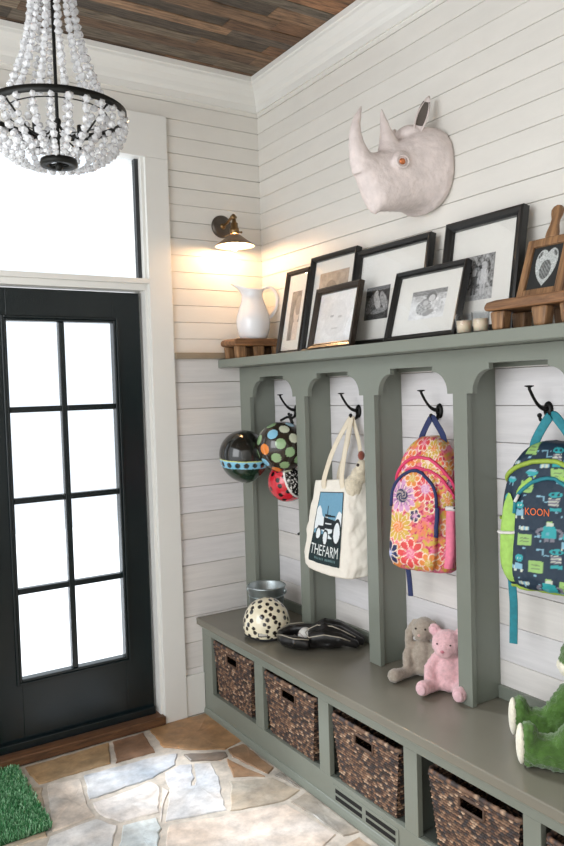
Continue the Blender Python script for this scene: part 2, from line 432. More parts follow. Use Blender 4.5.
# floor: grout bed and hand-laid flagstones in one mesh
ST = {  # pale middle stones carry the door's glare in their colour
 'orange': ([(-0.723, -0.033), (-0.616, -0.008), (-0.419, -0.026), (-0.414, -0.223), (-0.422, -0.387), (-0.522, -0.414), (-0.649, -0.333), (-0.741, -0.23)], (164, 126, 88)),
 'brown': ([(-0.904, -0.045), (-0.755, -0.045), (-0.782, -0.253), (-0.964, -0.248)], (134, 104, 82)),
 'tan': ([(-1.303, -0.054), (-0.924, -0.046), (-0.982, -0.235), (-1.291, -0.232)], (166, 138, 104)),
 'glare_slate': ([(-1.117, -0.272), (-0.823, -0.285), (-0.705, -0.324), (-0.757, -0.409), (-0.884, -0.461), (-1.156, -0.468)], (184, 186, 190)),
 'wedge': ([(-0.697, -0.349), (-0.533, -0.435), (-0.542, -0.479), (-0.584, -0.492), (-0.697, -0.421)], (128, 116, 106)),
 'glare_white1': ([(-0.827, -0.442), (-0.743, -0.42), (-0.700, -0.445), (-0.742, -0.560), (-0.800, -0.640), (-0.862, -0.560)], (206, 204, 206)),
 'glare_white2': ([(-0.690, -0.450), (-0.628, -0.482), (-0.655, -0.608), (-0.752, -0.848), (-0.970, -0.785), (-0.865, -0.575), (-0.798, -0.655), (-0.732, -0.565)], (202, 200, 200)),
 'brownr': ([(-0.511, -0.422), (-0.429, -0.412), (-0.436, -0.685), (-0.482, -0.713), (-0.53, -0.484)], (150, 118, 90)),
 'brownw': ([(-0.556, -0.491), (-0.498, -0.721), (-0.615, -0.646)], (158, 126, 98)),
 'beige': ([(-0.638, -0.669), (-0.478, -0.746), (-0.441, -0.896), (-0.539, -0.924), (-0.74, -0.865)], (176, 164, 148)),
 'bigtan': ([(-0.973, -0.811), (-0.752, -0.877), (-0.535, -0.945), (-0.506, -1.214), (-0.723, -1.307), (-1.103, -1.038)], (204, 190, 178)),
 'edge1': ([(-0.431, -0.719), (-0.432, -0.885), (-0.468, -0.735)], (150, 142, 132)),
 'edge2': ([(-0.429, -0.915), (-0.43, -1.25), (-0.49, -1.24), (-0.52, -0.94)], (168, 158, 146)),
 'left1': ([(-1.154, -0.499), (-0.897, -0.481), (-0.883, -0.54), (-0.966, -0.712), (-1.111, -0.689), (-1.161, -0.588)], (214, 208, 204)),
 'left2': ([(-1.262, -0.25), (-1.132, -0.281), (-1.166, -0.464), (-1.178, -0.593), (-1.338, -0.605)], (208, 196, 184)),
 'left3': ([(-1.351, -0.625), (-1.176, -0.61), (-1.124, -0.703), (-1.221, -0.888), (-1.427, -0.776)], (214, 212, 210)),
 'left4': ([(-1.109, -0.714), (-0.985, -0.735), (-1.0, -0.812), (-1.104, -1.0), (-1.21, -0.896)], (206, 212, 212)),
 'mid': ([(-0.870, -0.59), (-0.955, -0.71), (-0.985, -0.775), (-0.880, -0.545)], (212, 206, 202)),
 'fill1': ([(-1.44, -0.80), (-1.23, -0.91), (-1.12, -1.05), (-1.3, -1.35), (-1.7, -1.0)], (205, 196, 186)),
 'fill2': ([(-1.09, -1.06), (-0.74, -1.32), (-0.8, -1.75), (-1.28, -1.38)], (196, 182, 164)),
 'fill3': ([(-0.72, -1.33), (-0.45, -1.27), (-0.44, -1.9), (-0.77, -1.75)], (188, 168, 146)),
 'fill4': ([(-1.33, -0.05), (-1.31, -0.24), (-1.28, -0.26), (-1.36, -0.62), (-1.9, -0.62), (-1.9, -0.05)], (190, 172, 150)),
}
def in_poly(x, y, P):
    c = False; n = len(P)
    for i in range(n):
        x1, y1 = P[i]; x2, y2 = P[(i+1) % n]
        if (y1 > y) != (y2 > y) and x < (x2-x1)*(y-y1)/(y2-y1)+x1: c = not c
    return c
fl = MB()
fl.box(XL, 0.13, YB, 0.13, -0.05, -0.0035, rgb(196, 186, 174))
rf = random.Random(5)
def stone(poly, col, z=0.0, inset=0.0025):
    cx = sum(p[0] for p in poly)/len(poly); cy = sum(p[1] for p in poly)/len(poly)
    pts = []
    for i, (x, y) in enumerate(poly):
        x2, y2 = poly[(i+1) % len(poly)]
        L = math.hypot(x2-x, y2-y); m = max(1, int(L/0.03))
        for k in range(m):
            t = k/m; j = 0.004
            pts.append((x+(x2-x)*t+rf.uniform(-j, j), y+(y2-y)*t+rf.uniform(-j, j)))
    def ins(p, d):
        vx, vy = cx-p[0], cy-p[1]; L = math.hypot(vx, vy) or 1
        return (p[0]+vx/L*d, p[1]+vy/L*d)
    n = len(pts)
    r0 = [ins(p, inset)+(-0.006,) for p in pts]; r1 = [ins(p, inset+0.001)+(z-0.0015,) for p in pts]
    r2 = [ins(p, inset+0.005)+(z+0.001,) for p in pts]; r3 = [((p[0]+cx)/2, (p[1]+cy)/2, z+0.001+0.002*fbm(p[0]*9, p[1]*9)) for p in pts]
    vs = r0+r1+r2+r3+[(cx, cy, z+0.001)]; fs = []
    for a in range(3):
        for i in range(n): fs.append((a*n+i, a*n+(i+1) % n, (a+1)*n+(i+1) % n, (a+1)*n+i))
    for i in range(n): fs.append((3*n+i, 3*n+(i+1) % n, 4*n))
    base = rgb(*col); cs = []
    for p in vs:
        k = 1+0.22*fbm(p[0]*7+3, p[1]*7, 1.3); w = 0.10*fbm(p[0]*5, p[1]*5+9, 4)
        cs.append((base[0]*k*(1+w), base[1]*k, base[2]*k*(1-w), 1))
    fl.add(vs, fs, cs)
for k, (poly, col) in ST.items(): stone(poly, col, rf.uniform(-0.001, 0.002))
# beyond the laid stones: a loose grid of broken slabs
allp = [p for p, c in ST.values()]
for i in range(-1, 12):
    for j in range(0, 14):
        x0 = XL+i*0.32+((j % 2)*0.16); y0 = -0.05-j*0.32
        q = [(x0+rf.uniform(-.05, .05), y0+rf.uniform(-.05, .05)), (x0+0.3+rf.uniform(-.05, .03), y0+rf.uniform(-.05, .05)), (x0+0.3+rf.uniform(-.05, .03), y0-0.3+rf.uniform(-.03, .05)), (x0+rf.uniform(-.05, .05), y0-0.3+rf.uniform(-.03, .05))]
        q = [(clamp(a, XL, -0.02), clamp(b, YB, -0.05)) for a, b in q]
        cx = sum(a for a, b in q)/4; cy = sum(b for a, b in q)/4
        if abs(max(a for a, b in q)-min(a for a, b in q)) < 0.1: continue
        test = q+[(cx, cy)]+[((a+cx)/2, (b+cy)/2) for a, b in q]+[((q[m][0]+q[(m+1) % 4][0])/2, (q[m][1]+q[(m+1) % 4][1])/2) for m in range(4)]
        if any(in_poly(a, b, P) for a, b in test for P in allp): continue
        if any(in_poly(a, b, q) for P in allp for a, b in P): continue
        if cx > -1.95 and cy > -1.3: continue
        stone(q, rf.choice([(196, 180, 160), (206, 196, 184), (172, 150, 124), (190, 192, 194), (180, 164, 146)]))
tag(fl.build('floor', M['stone']), kind='structure')

# baseboard + casings
mb = MB(); mb.box(-0.515, -0.4145, -0.016, -0.0005, 0.001, 0.2)
tag(mb.build('baseboard_back', M['white'], bevel=0.002), kind='structure')
mb = MB(); mb.box(XL, -1.56, -0.016, -0.0005, 0.001, 0.2)
tag(mb.build('baseboard_left', M['white'], bevel=0.002), kind='structure')
mb = MB()
mb.box(-0.632, -0.516, -0.022, -0.0005, 0.001, 2.683)         # right casing
mb.box(-1.550, -1.434, -0.022, -0.0005, 0.001, 2.683)
mb.box(-1.550, -0.516, -0.022, -0.0005, 2.6835, 2.884)        # head casing
tag(mb.build('trim_1', M['white'], bevel=0.002), kind='structure')
mb = MB()      # jambs, mull rail between door and transom
mb.box(-0.645, -0.6185, 0.0, 0.13, 0.03, 2.70); mb.box(-1.45, -1.4215, 0.0, 0.13, 0.03, 2.70)
mb.box(-1.4215, -0.645, 0.0, 0.13, 2.683, 2.70)
mb.box(-1.4215, -0.645, -0.006, 0.13, 2.066, 2.116); mb.box(-1.434, -0.632, -0.024, 0.0, 2.096, 2.120)
mb.box(-0.662, -0.645, 0.085, 0.11, 0.03, 2.066)
tag(mb.build('trim_2', M['white'], bevel=0.002), kind='structure')
mb = MB(); mb.box(-0.514, -0.0005, -0.030, -0.0005, ZS+0.0045, ZS+0.034)
tag(mb.build('trim_3', M['ledge'], bevel=0.002), kind='structure')

# transom
win = MB()
for x0, x1 in ((-0.664, -0.6455), (-1.421, -1.402)): win.box(x0, x1, 0.028, 0.058, 2.117, 2.682)
wo = win.build('window_1', M['sash']); tag(wo, kind='structure')
MB().box(-1.402, -0.664, 0.040, 0.046, 2.117, 2.682).build('pane', M['glass'], wo)

# door
dr = MB()
DX0, DX1, DY0, DY1 = -1.407, -0.661, 0.04, 0.082
PX = [(-1.272, -1.046), (-1.020, -0.794)]
ZB, ZT = 0.3465, 1.9155; ph = (ZT-ZB-3*0.026)/4
dr.box(DX0, PX[0][0], DY0, DY1, 0.05, 2.058); dr.box(PX[1][1], DX1, DY0, DY1, 0.05, 2.058)
dr.box(PX[0][0], PX[1][1], DY0, DY1, 0.05, ZB); dr.box(PX[0][0], PX[1][1], DY0, DY1, ZT, 2.058)
door = dr.build('door_1', M['door'], bevel=0.0015); tag(door, kind='structure')
mu = MB()
mu.box(PX[0][1], PX[1][0], DY0+0.003, DY1-0.006, ZB, ZT)
for k in range(3):
    z = ZB+(k+1)*ph+k*0.026
    for a, b in PX: mu.box(a, b, DY0+0.003, DY1-0.006, z, z+0.026)
mu.build('muntin', M['door'], door, bevel=0.003)
mo = MB()
for (d0, d1, yy) in ((0.0, 0.012, 0.034), (0.012, 0.024, 0.029)):
    x0, x1, z0, z1 = PX[0][0]-d1, PX[1][1]+d1, ZB-d1, ZT+d1
    i0, i1, k0, k1 = PX[0][0]-d0, PX[1][1]+d0, ZB-d0, ZT+d0
    mo.box(x0, i0, yy, 0.0405, z0, z1); mo.box(i1, x1, yy, 0.0405, z0, z1); mo.box(i0, i1, yy, 0.0405, z0, k0); mo.box(i0, i1, yy, 0.0405, k1, z1)
mo.build('moulding', M['door'], door, bevel=0.003)
for a, b in PX:
    for k in range(4):
        z = ZB+k*(ph+0.026)
        MB().box(a-0.004, b+0.004, 0.058, 0.062, z-0.004, z+ph+0.004).build('pane', M['glass'], door)
sw = MB(); sw.box(DX0+0.002, DX1-0.002, 0.016, 0.0395, 0.046, 0.082)
sw.build('weather_strip', M['door'], door, bevel=0.004)
th = MB(); th.box(-1.432, -0.634, -0.034, 0.13, 0.001, 0.043)
tag(th.build('trim_threshold', M['thresh'], bevel=0.006, seg=3), kind='structure')

# wall behind the camera closes the room
tag(MB().box(XL, 0.13, YB-0.12, YB-0.001, 0, H).build('wall_front', M['white']), kind='structure')
# outside: pale porch
po = MB(); po.box(-6, 3, 0.14, 6, -0.12, -0.05)
tag(po.build('ground', M['porch']), kind='structure')

# ------------------------------------------------------------------ built-in locker bench
lk = empty('mudroom_locker', (-0.2, -1.2, 0), label='sage grey built-in locker bench with arched bays along the plank wall', cat='locker bench')
def lpart(mb, name, m=None, bevel=0.0015, parent=None):
    o = mb.build(name, m or M['green'], bevel=bevel)
    o.parent = parent or lk
    o.matrix_parent_inverse = Matrix.Translation((0.2, 1.2, 0)) if not parent else Matrix.Identity(4)
    return o
YE = -2.60
stiles = [(-0.001, -0.098), (-0.506, -0.576), (-0.990, -1.057), (-1.477, -1.541), (-1.966, -2.026), (-2.45, YE+0.001)]
# face frame with shouldered arches
FX0, FX1 = -0.153, -0.131
poly = [(YE+0.001, 1.699), (-0.001, 1.699), (-0.001, HB+0.0005)]
SH, R = 0.026, 0.072
for i in range(len(stiles)-1):
    r = stiles[i][1]; l = stiles[i+1][0]       # opening from r (left in view) to l
    zsd = 1.550; zt = 1.628; zf = 1.648
    poly += [(r, HB+0.0005), (r, zsd), (r-SH, zsd)]
    cxx = r-SH-R
    poly += [(cxx+R*cos(a), zsd+0.004+(zt-zsd-0.004)*sin(a)) for a in [k*pi/2/10 for k in range(1, 11)]]
    poly += [(cxx, zf)]
    cx2 = l+SH+R
    poly += [(cx2, zf)]
    poly += [(cx2-R*cos(a), zsd+0.004+(zt-zsd-0.004)*sin(a)) for a in [pi/2-k*pi/2/10 for k in range(0, 10)]]
    poly += [(l+SH, zsd), (l, zsd), (l, HB+0.0005)]
poly += [(YE+0.001, HB+0.0005)]
pp = [poly[0]]
for q in poly[1:]:
    if abs(q[0]-pp[-1][0])+abs(q[1]-pp[-1][1]) > 1e-5: pp.append(q)
lpart(MB().prism(pp, 0, FX0, FX1), 'arched_front', bevel=0.001)
for (a, b) in stiles:
    c = (a+b)/2; hw = 0.022
    if a > -0.01: y0, y1 = -0.086, -0.001
    elif b < YE+0.01: y0, y1 = YE+0.002, -2.47
    else: y0, y1 = c-hw, c+hw
    lpart(MB().box(-0.1305, -0.001, y0, y1, HB+0.0005, 1.699), 'divider')
lpart(MB().box(-0.274, -0.0008, YE, -0.0008, 1.7005, ZS), 'shelf', bevel=0.003)
lpart(MB().box(-0.02, -0.0008, YE+0.003, -0.087, 1.636, 1.6995), 'back_rail')
for i in range(len(stiles)-1):
    c1 = (stiles[i][0]+stiles[i][1])/2-0.022 if i else -0.0865; c2 = (stiles[i+1][0]+stiles[i+1][1])/2+0.022
    lpart(MB().box(-0.016, -0.0008, c2+0.001, c1-0.001, HB+0.0005, HB+0.046), 'back_skirting')
# bench
lpart(MB().box(-0.443, -0.0008, YE, -0.0008, 0.444, HB), 'bench_top', M['benchtop'], bevel=0.004)
lpart(MB().box(-0.424, -0.414, YE+0.004, -0.0008, 0.428, 0.4435), 'cove_strip', bevel=0.003)
ff = MB()
ff.box(-0.413, -0.391, YE+0.003, -0.001, 0.395, 0.4435)
ff.box(-0.413, -0.391, YE+0.003, -0.001, 0.002, 0.115)
for (a, b) in stiles: ff.box(-0.413, -0.391, b if b > YE+0.01 else YE+0.003, a, 0.115, 0.395)
lpart(ff, 'bench_front', bevel=0.0012)
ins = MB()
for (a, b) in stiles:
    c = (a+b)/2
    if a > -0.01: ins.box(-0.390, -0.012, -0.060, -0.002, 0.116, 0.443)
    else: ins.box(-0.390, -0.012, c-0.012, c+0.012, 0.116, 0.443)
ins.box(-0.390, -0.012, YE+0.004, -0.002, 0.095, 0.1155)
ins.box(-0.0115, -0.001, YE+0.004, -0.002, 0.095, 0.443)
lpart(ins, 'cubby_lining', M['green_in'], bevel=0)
lpart(MB().prism([(-0.4135, 0.001), (-0.4135, 0.030), (-0.418, 0.028), (-0.424, 0.016), (-0.426, 0.001)], 1, YE+0.003, -0.017), 'shoe_moulding', bevel=0)
vg = MB()
fr = lpart(MB().box(-0.4155, -0.4132, -1.445, -1.075, 0.034, 0.095), 'vent_grille', bevel=0.0008)
for (y0, y1) in ((-1.25, -1.092), (-1.43, -1.272)):
    for z0 in (0.042, 0.068):
        vg.box(-0.4162, -0.4156, y0, y1, z0, z0+0.016)
    for z0 in (0.050, 0.076):
        pass
so = vg.build('slots', M['dark']); so.parent = fr

# ------------------------------------------------------------------ baskets
def make_basket(yc, w, label):
    root = empty('wicker_basket', (-0.24, yc, 0.1165), (0, 0, -pi/2), label, 'basket', 'woven baskets in the bench cubbies')
    # local: x right, -y front
    D = 0.33; Hh = 0.245; tw = 0.030
    rb = random.Random(21)
    tones = [(78, 56, 46), (112, 84, 66), (54, 44, 40), (150, 118, 94), (126, 98, 78), (60, 52, 52), (94, 70, 58), (186, 156, 130), (70, 62, 62), (140, 104, 80)]
    NR, NS = 27, 24
    rowc = [[rb.choice(tones) for _ in range(NS*4)] for _ in range(NR)]
    def shell(mb, pts, length, nseg, hole):
        nu, nv = nseg*4, NR*3
        def fn(u, v):
            p, nrm = pts(u, v)
            ph = u*nseg; row = v*NR
            r = math.floor(row-1e-6); fr_ = row-r
            bulge = sin(pi*clamp(fr_))
            wv = cos(2*pi*(ph+0.5*(r % 2)+0.5))*0.35+0.65
            return Vector(p)+Vector(nrm)*(0.0055*bulge*wv-0.001)
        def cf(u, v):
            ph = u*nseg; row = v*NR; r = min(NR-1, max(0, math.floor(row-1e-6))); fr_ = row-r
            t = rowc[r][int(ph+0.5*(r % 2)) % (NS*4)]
            e = (0.25+1.0*sin(pi*clamp(fr_))**0.7)*(0.88+0.16*cos(2*pi*(ph+0.5*(r % 2)+0.5)))  # row shading: crease shade between strands painted into the colour
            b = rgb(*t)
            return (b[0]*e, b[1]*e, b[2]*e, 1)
        n0 = len(mb.v); f0 = len(mb.f)
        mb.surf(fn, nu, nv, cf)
        if hole:
            keep = []; ks = []
            for i in range(f0, len(mb.f)):
                c = sum((Vector(mb.v[k]) for k in mb.f[i]), Vector())/4
                if abs(c.x) < 0.046 and 0.182 < c.z < 0.220: continue
                keep.append(mb.f[i]); ks.append(mb.sm[i])
            mb.f[f0:] = keep; mb.sm[f0:] = ks
    def corner(z):
        t = z/Hh
        hw = (w/2)-tw*(1-t); hd = D/2-tw*0.35*(1-t)
        return hw, hd
    for side in range(4):
        mb = MB()
        def pts(u, v, side=side):
            z = v*Hh; hw, hd = corner(z)
            if side == 0: return (-hw+2*hw*u, -hd, z), (0, -1, 0)
            if side == 1: return (hw, -hd+2*hd*u, z), (1, 0, 0)
            if side == 2: return (hw-2*hw*u, hd, z), (0, 1, 0)
            return (-hw, hd-2*hd*u, z), (-1, 0, 0)
        shell(mb, pts, w if side % 2 == 0 else D, NS if side % 2 == 0 else 26, side in (0, 2))
        mb.build('side_panel', M['basket'], root)
    inn = MB(); hw, hd = corner(0.05)
    inn.box(-hw+0.006, hw-0.006, -hd+0.008, hd-0.008, 0.004, 0.012, rgb(50, 38, 30))
    inn.build('bottom', M['basket'], root)
    # braided rim
    rim = MB(); hw, hd = corner(Hh)
    cr = 0.02; path = []
    for (cx, cy, a0) in ((hw-cr, -hd+cr, -pi/2), (hw-cr, hd-cr, 0), (-hw+cr, hd-cr, pi/2), (-hw+cr, -hd+cr, pi)):
        for k in range(5): path.append((cx+cr*cos(a0+k*pi/8), cy+cr*sin(a0+k*pi/8)))
    path.append(path[0]); fine = []
    for i in range(len(path)-1):
        a, b = path[i], path[i+1]; L = math.hypot(b[0]-a[0], b[1]-a[1]); m = max(1, int(L/0.012))
        for k in range(m): fine.append((a[0]+(b[0]-a[0])*k/m, a[1]+(b[1]-a[1])*k/m))
    cs = []; pts_ = []; rs = []
    for k, (x, y) in enumerate(fine+[fine[0]]):
        pts_.append((x, y, Hh+0.001*(k % 2))); rs.append(0.0070+0.0012*(k % 2))
    n0 = len(rim.c); rim.tube(pts_, rs, 8, cap=False)
    for i in range(len(pts_)):
        b = rgb(*rb.choice(tones))
        for k in range(8): rim.c[n0+i*8+k] = b
    rim.build('rim', M['basket'], root)
    hr = MB(); hole = []
    for k in range(25):
        a = 2*pi*k/24
        hole.append((0.048*max(-1, min(1, 1.35*cos(a))), -(D/2-tw*0.35*0.2)-0.002, 0.201+0.019*max(-1, min(1, 1.35*sin(a)))))
    hr.tube(hole, 0.005, 6, rgb(84, 62, 48), cap=False)
    hr.build('handle_rim', M['basket'], root)
    return root
bk1 = make_basket(-0.287, 0.355, 'dark woven basket in the cubby nearest the door wall')
spots = [(-0.772, 0.380, 'dark woven basket in the cubby below the leather baseball glove'),
         (-1.262, 0.378, 'brown woven basket in the cubby above the floor vent slots'),
         (-1.772, 0.365, 'brown woven basket set off to the right in its cubby, showing a dark gap'),
         (-2.225, 0.37, 'woven basket in the cubby at the cropped right end, only its corner showing')]
for yc, w, lb in spots:
    b = copy_tree(bk1); b.location = (-0.244, yc, 0.1165); b.scale = (w/0.355, 1, 1.05 if yc > -1.2 else 1.0)
    b['label'] = lb
bk1.scale = (1.03, 1, 1.06)

# ------------------------------------------------------------------ coat hooks
def make_hook():
    root = empty('coat_hook', (0, 0, 0), label='x', cat='coat hook', group='black coat hooks on the locker wall')
    b = MB(); b.lathe([(0.0001, 0.010), (0.012, 0.009), (0.017, 0.005), (0.018, 0.0)], 16, M=Matrix.Rotation(-pi/2, 4, 'Y').to_3x3() @ Matrix.Diagonal((1.6, 1, 1)), c=(-0.001, 0, 0))
    b.build('back_plate', M['iron'], root)
    u = MB(); pts = []
    for k in range(11):
        t = k/10; pts.append((-0.008-0.085*t**0.85, 0, 0.004+0.066*(t**1.4)+0.012*sin(pi*t)*-0.7))
    pts.append((-0.094, 0, 0.079))
    u.tube(pts, [0.0085-0.0035*min(1, k/6) for k in range(12)], 10)
    u.lathe([(0.0001, 0.004), (0.014, 0.003), (0.015, 0.0), (0.006, -0.003)], 14, c=(-0.094, 0, 0.078))
    u.build('upper_prong', M['iron'], root)
    l = MB(); pts = [(-0.006, 0, -0.01), (-0.014, 0, -0.028), (-0.028, 0, -0.036), (-0.042, 0, -0.030), (-0.046, 0, -0.020)]
    l.tube(pts, [0.008, 0.007, 0.006, 0.0055, 0.005], 10); l.ell((-0.046, 0, -0.016), 0.008, nu=10, nv=8)
    l.build('lower_prong', M['iron'], root)
    return root
hk = make_hook()
for i, (yy, zz, lb) in enumerate(((-0.285, 1.480, 'black iron coat hook holding the cluster of helmets'), (-0.769, 1.480, 'black iron coat hook holding the canvas tote bag'), (-1.259, 1.484, 'black iron coat hook holding the floral backpack'), (-1.751, 1.490, 'black iron coat hook holding the robot backpack'))):
    o = hk if i == 0 else copy_tree(hk)
    o.location = (-0.0005, yy, zz); o['label'] = lb

# ------------------------------------------------------------------ sconce
sc = empty('wall_sconce', (-0.228, 0, 2.40), label='small bronze barn-style sconce glowing warm on the door wall', cat='wall lamp')
Ry = Matrix.Rotation(pi/2, 4, 'X').to_3x3()
b = MB(); b.lathe([(0.0001, 0.016), (0.044, 0.015), (0.054, 0.010), (0.056, 0.0005)], 32, M=Ry); b.build('back_plate', M['bronze'], sc)
b = MB(); b.tube([(0, -0.014, 0), (0, -0.06, 0.008), (0, -0.10, 0.022), (0, -0.118, 0.022)], 0.007, 10)
b.ell((0, -0.012, 0), 0.016, nu=12, nv=8); b.build('arm', M['brass'], sc)
b = MB(); b.ell((0, -0.125, 0.022), (0.013, 0.013, 0.016), nu=12, nv=8)
b.tube([(-0.016, -0.125, 0.022), (0.016, -0.125, 0.022)], 0.006, 8)
b.lathe([(0.0001, 0.012), (0.010, 0.010), (0.011, -0.004), (0.018, -0.008), (0.018, -0.030), (0.023, -0.034), (0.023, -0.056), (0.018, -0.06), (0.0001, -0.06)], 20, c=(0, -0.13, 0))
b.tube([(0.018, -0.13, -0.048), (0.036, -0.13, -0.048)], 0.004, 8); b.ell((0.038, -0.13, -0.048), 0.006, nu=8, nv=6)
b.build('socket', M['brass'], sc)
b = MB(); b.lathe([(0.020, -0.062), (0.030, -0.066), (0.060, -0.090), (0.096, -0.116), (0.097, -0.119), (0.094, -0.119), (0.058, -0.094), (0.028, -0.070), (0.0195, -0.066)], 40, c=(0, -0.13, 0), closed=True)
so = b.build('lamp_shade', M['shade_out'], sc); so.data.materials.append(M['shade_in'])
for p in so.data.polygons:
    if p.normal.z < -0.2: p.material_index = 1
b = MB(); b.ell((0, -0.13, -0.112), (0.019, 0.019, 0.027), nu=16, nv=12); b.build('bulb', M['bulb'], sc)

# ------------------------------------------------------------------ pitcher and its stand, corner of the shelf
st = empty('wooden_riser', (-0.142, -0.128, ZS), label='small rustic brown wooden riser under the white pitcher', cat='riser')
b = MB(); b.prism([(-0.125+0.02*cos(a), 0.077+0.016*sin(a)) for a in (pi, pi*0.75, pi/2)]+[(0.125+0.02*cos(a), 0.077+0.016*sin(a)) for a in (pi/2, pi/4, 0)]+[(0.142, 0.064), (0.13, 0.058), (-0.13, 0.058), (-0.142, 0.064)], 1, -0.072, 0.072)
b.build('top_slab', M['rustic_x'], st, bevel=0.005, seg=3)
for sx in (-0.105, 0.0, 0.105):
    for sy in (-0.05, 0.05):
        b = MB(); b.prism([(sx-0.026, 0.0575), (sx+0.026, 0.0575), (sx+0.020, 0.0005), (sx-0.020, 0.0005)], 1, sy-0.017, sy+0.017)
        b.build('foot', M['rustic_z'], st, bevel=0.006, seg=2)
ZP = ZS+0.0935
pt = empty('water_pitcher', (-0.136, -0.125, ZP), (0, 0, math.radians(-14)), 'white ceramic pitcher with curved handle on a wooden riser beneath the sconce', 'pitcher')
b = MB(); nU = 40
pr = [(0.0, 0.0), (0.055, 0.0), (0.064, 0.003), (0.072, 0.02), (0.081, 0.055), (0.084, 0.085), (0.080, 0.115), (0.069, 0.150), (0.056, 0.185), (0.050, 0.210), (0.050, 0.225), (0.054, 0.240), (0.060, 0.252), (0.058, 0.253), (0.050, 0.238), (0.046, 0.222), (0.050, 0.19), (0.060, 0.15), (0.07, 0.11), (0.07, 0.05), (0.0, 0.012)]
vs = []; fs = []
for i, (r, z) in enumerate(pr):
    for k in range(nU):
        a = 2*pi*k/nU; sp = max(0.0, -cos(a))**6*max(0, (z-0.19)/0.06)
        rr = r*(1+0.75*sp*sp) if 10 <= i <= 15 or r > 0.049 and z > 0.2 else r
        zz = z+0.016*sp-(0.010*max(0, (z-0.2)/0.05)*abs(sin(a)) if z > 0.2 else 0)
        vs.append((rr*cos(a), rr*sin(a), zz))
for i in range(len(pr)-1):
    for k in range(nU): fs.append((i*nU+k, i*nU+(k+1) % nU, (i+1)*nU+(k+1) % nU, (i+1)*nU+k))
b.add(vs, fs, None, True); b.build('body', M['ceramic'], pt, merge=True)
b = MB(); hp = []
for k in range(17):
    a = math.radians(150-k*14.0)
    hp.append((0.082+0.046*cos(a)-0.0007*max(0, k-9)**2*0.6, 0, 0.196+0.062*sin(a)-0.0026*max(0, k-9)**1.0*2.0))
hp[0] = (0.050, 0, 0.236); hp.append((0.076, 0, 0.108))
b.tube(hp, [0.010]+[0.0085]*16+[0.011], 12, flat=((0, 1, 0), 1.0)); b.build('handle', M['ceramic'], pt)

# ------------------------------------------------------------------ framed pictures
def ell_in(x, y, cx, cy, rx, ry, rot=0.0):
    dx, dy = x-cx, y-cy; c, s = cos(rot), sin(rot); a = (dx*c+dy*s)/rx; b = (-dx*s+dy*c)/ry
    return a*a+b*b < 1
def grey(v, warm=0.0):
    v = clamp(v); return (v*(1+0.25*warm), v*(1-0.05*warm), v*(1-0.3*warm), 1)
def ph_kids(u, v):           # two children standing in a garden
    g = 0.22+0.30*fbm(u*9, v*9, 3)+0.18*fbm(u*25, v*25, 5)
    if v < 0.25: g = 0.42+0.2*fbm(u*14, v*14, 8)
    for cx, top, tone in ((0.36, 0.66, 0.10), (0.66, 0.80, 0.62)):
        if ell_in(u, v, cx, top-0.07, 0.065, 0.07): g = 0.55
        if ell_in(u, v, cx, top-0.01, 0.085, 0.045): g = 0.5
        if abs(u-cx) < 0.11-0.05*(v-0.3) and 0.34 < v < top-0.12: g = tone+0.1*fbm(u*20, v*20)
        if abs(abs(u-cx)-0.05) < 0.035 and 0.12 < v < 0.36: g = 0.12 if tone < 0.4 else 0.55
        if abs(abs(u-cx)-0.13) < 0.022 and 0.36 < v < top-0.16: g = 0.5
    return grey(g)
def ph_hug(u, v):
    g = 0.72+0.15*fbm(u*6, v*6, 2)
    if v > 0.84: g = 0.25+0.2*fbm(u*15, v*30)
    if v > 0.62 and v < 0.84: g = 0.55+0.25*fbm(u*12, v*12, 7)
    if ell_in(u, v, 0.62, 0.42, 0.34, 0.30): g = 0.62+0.3*fbm(u*14, v*14, 1)
    if ell_in(u, v, 0.40, 0.38, 0.22, 0.26, 0.3): g = 0.40+0.3*fbm(u*14, v*14, 4)
    if ell_in(u, v, 0.58, 0.74, 0.15, 0.17): g = 0.16
    if ell_in(u, v, 0.60, 0.70, 0.09, 0.12): g = 0.62
    if ell_in(u, v, 0.42, 0.58, 0.12, 0.13): g = 0.3
    if ell_in(u, v, 0.44, 0.55, 0.08, 0.09): g = 0.55
    if ell_in(u, v, 0.55, 0.2, 0.16, 0.08, 0.6): g = 0.3
    return grey(g)
def ph_field(u, v):
    g = 0.06+0.06*fbm(u*9, v*9)
    if v > 0.80: g = 0.05
    for cx, cy, rx, ry, r, t in ((0.25, 0.5, 0.16, 0.35, -0.5, 0.20), (0.5, 0.55, 0.12, 0.30, 0.4, 0.5), (0.78, 0.55, 0.12, 0.32, 0.5, 0.35), (0.6, 0.25, 0.35, 0.08, 0.1, 0.28), (0.45, 0.8, 0.07, 0.08, 0, 0.6)):
        if ell_in(u, v, cx, cy, rx, ry, r): g = t+0.25*fbm(u*18, v*18, 3)
    return grey(g)
def ph_pale(u, v):
    g = 0.80-0.05*fbm(u*4, v*4)
    if ell_in(u, v, 0.5, 0.48, 0.30, 0.36): g = 0.74
    if ell_in(u, v, 0.40, 0.53, 0.055, 0.022): g = 0.40
    if ell_in(u, v, 0.62, 0.50, 0.055, 0.022): g = 0.50
    if ell_in(u, v, 0.52, 0.28, 0.09, 0.02): g = 0.55
    if ell_in(u, v, 0.20, 0.70, 0.2, 0.24): g -= 0.06
    return grey(g)
def ph_sepia(u, v):
    g = 0.30+0.1*fbm(u*7, v*7)
    if ell_in(u, v, 0.42, 0.46, 0.26, 0.36): g = 0.18+0.06*fbm(u*20, v*20)
    if ell_in(u, v, 0.40, 0.42, 0.17, 0.26): g = 0.62
    if v < 0.18: g = 0.5
    return grey(g, 0.75)
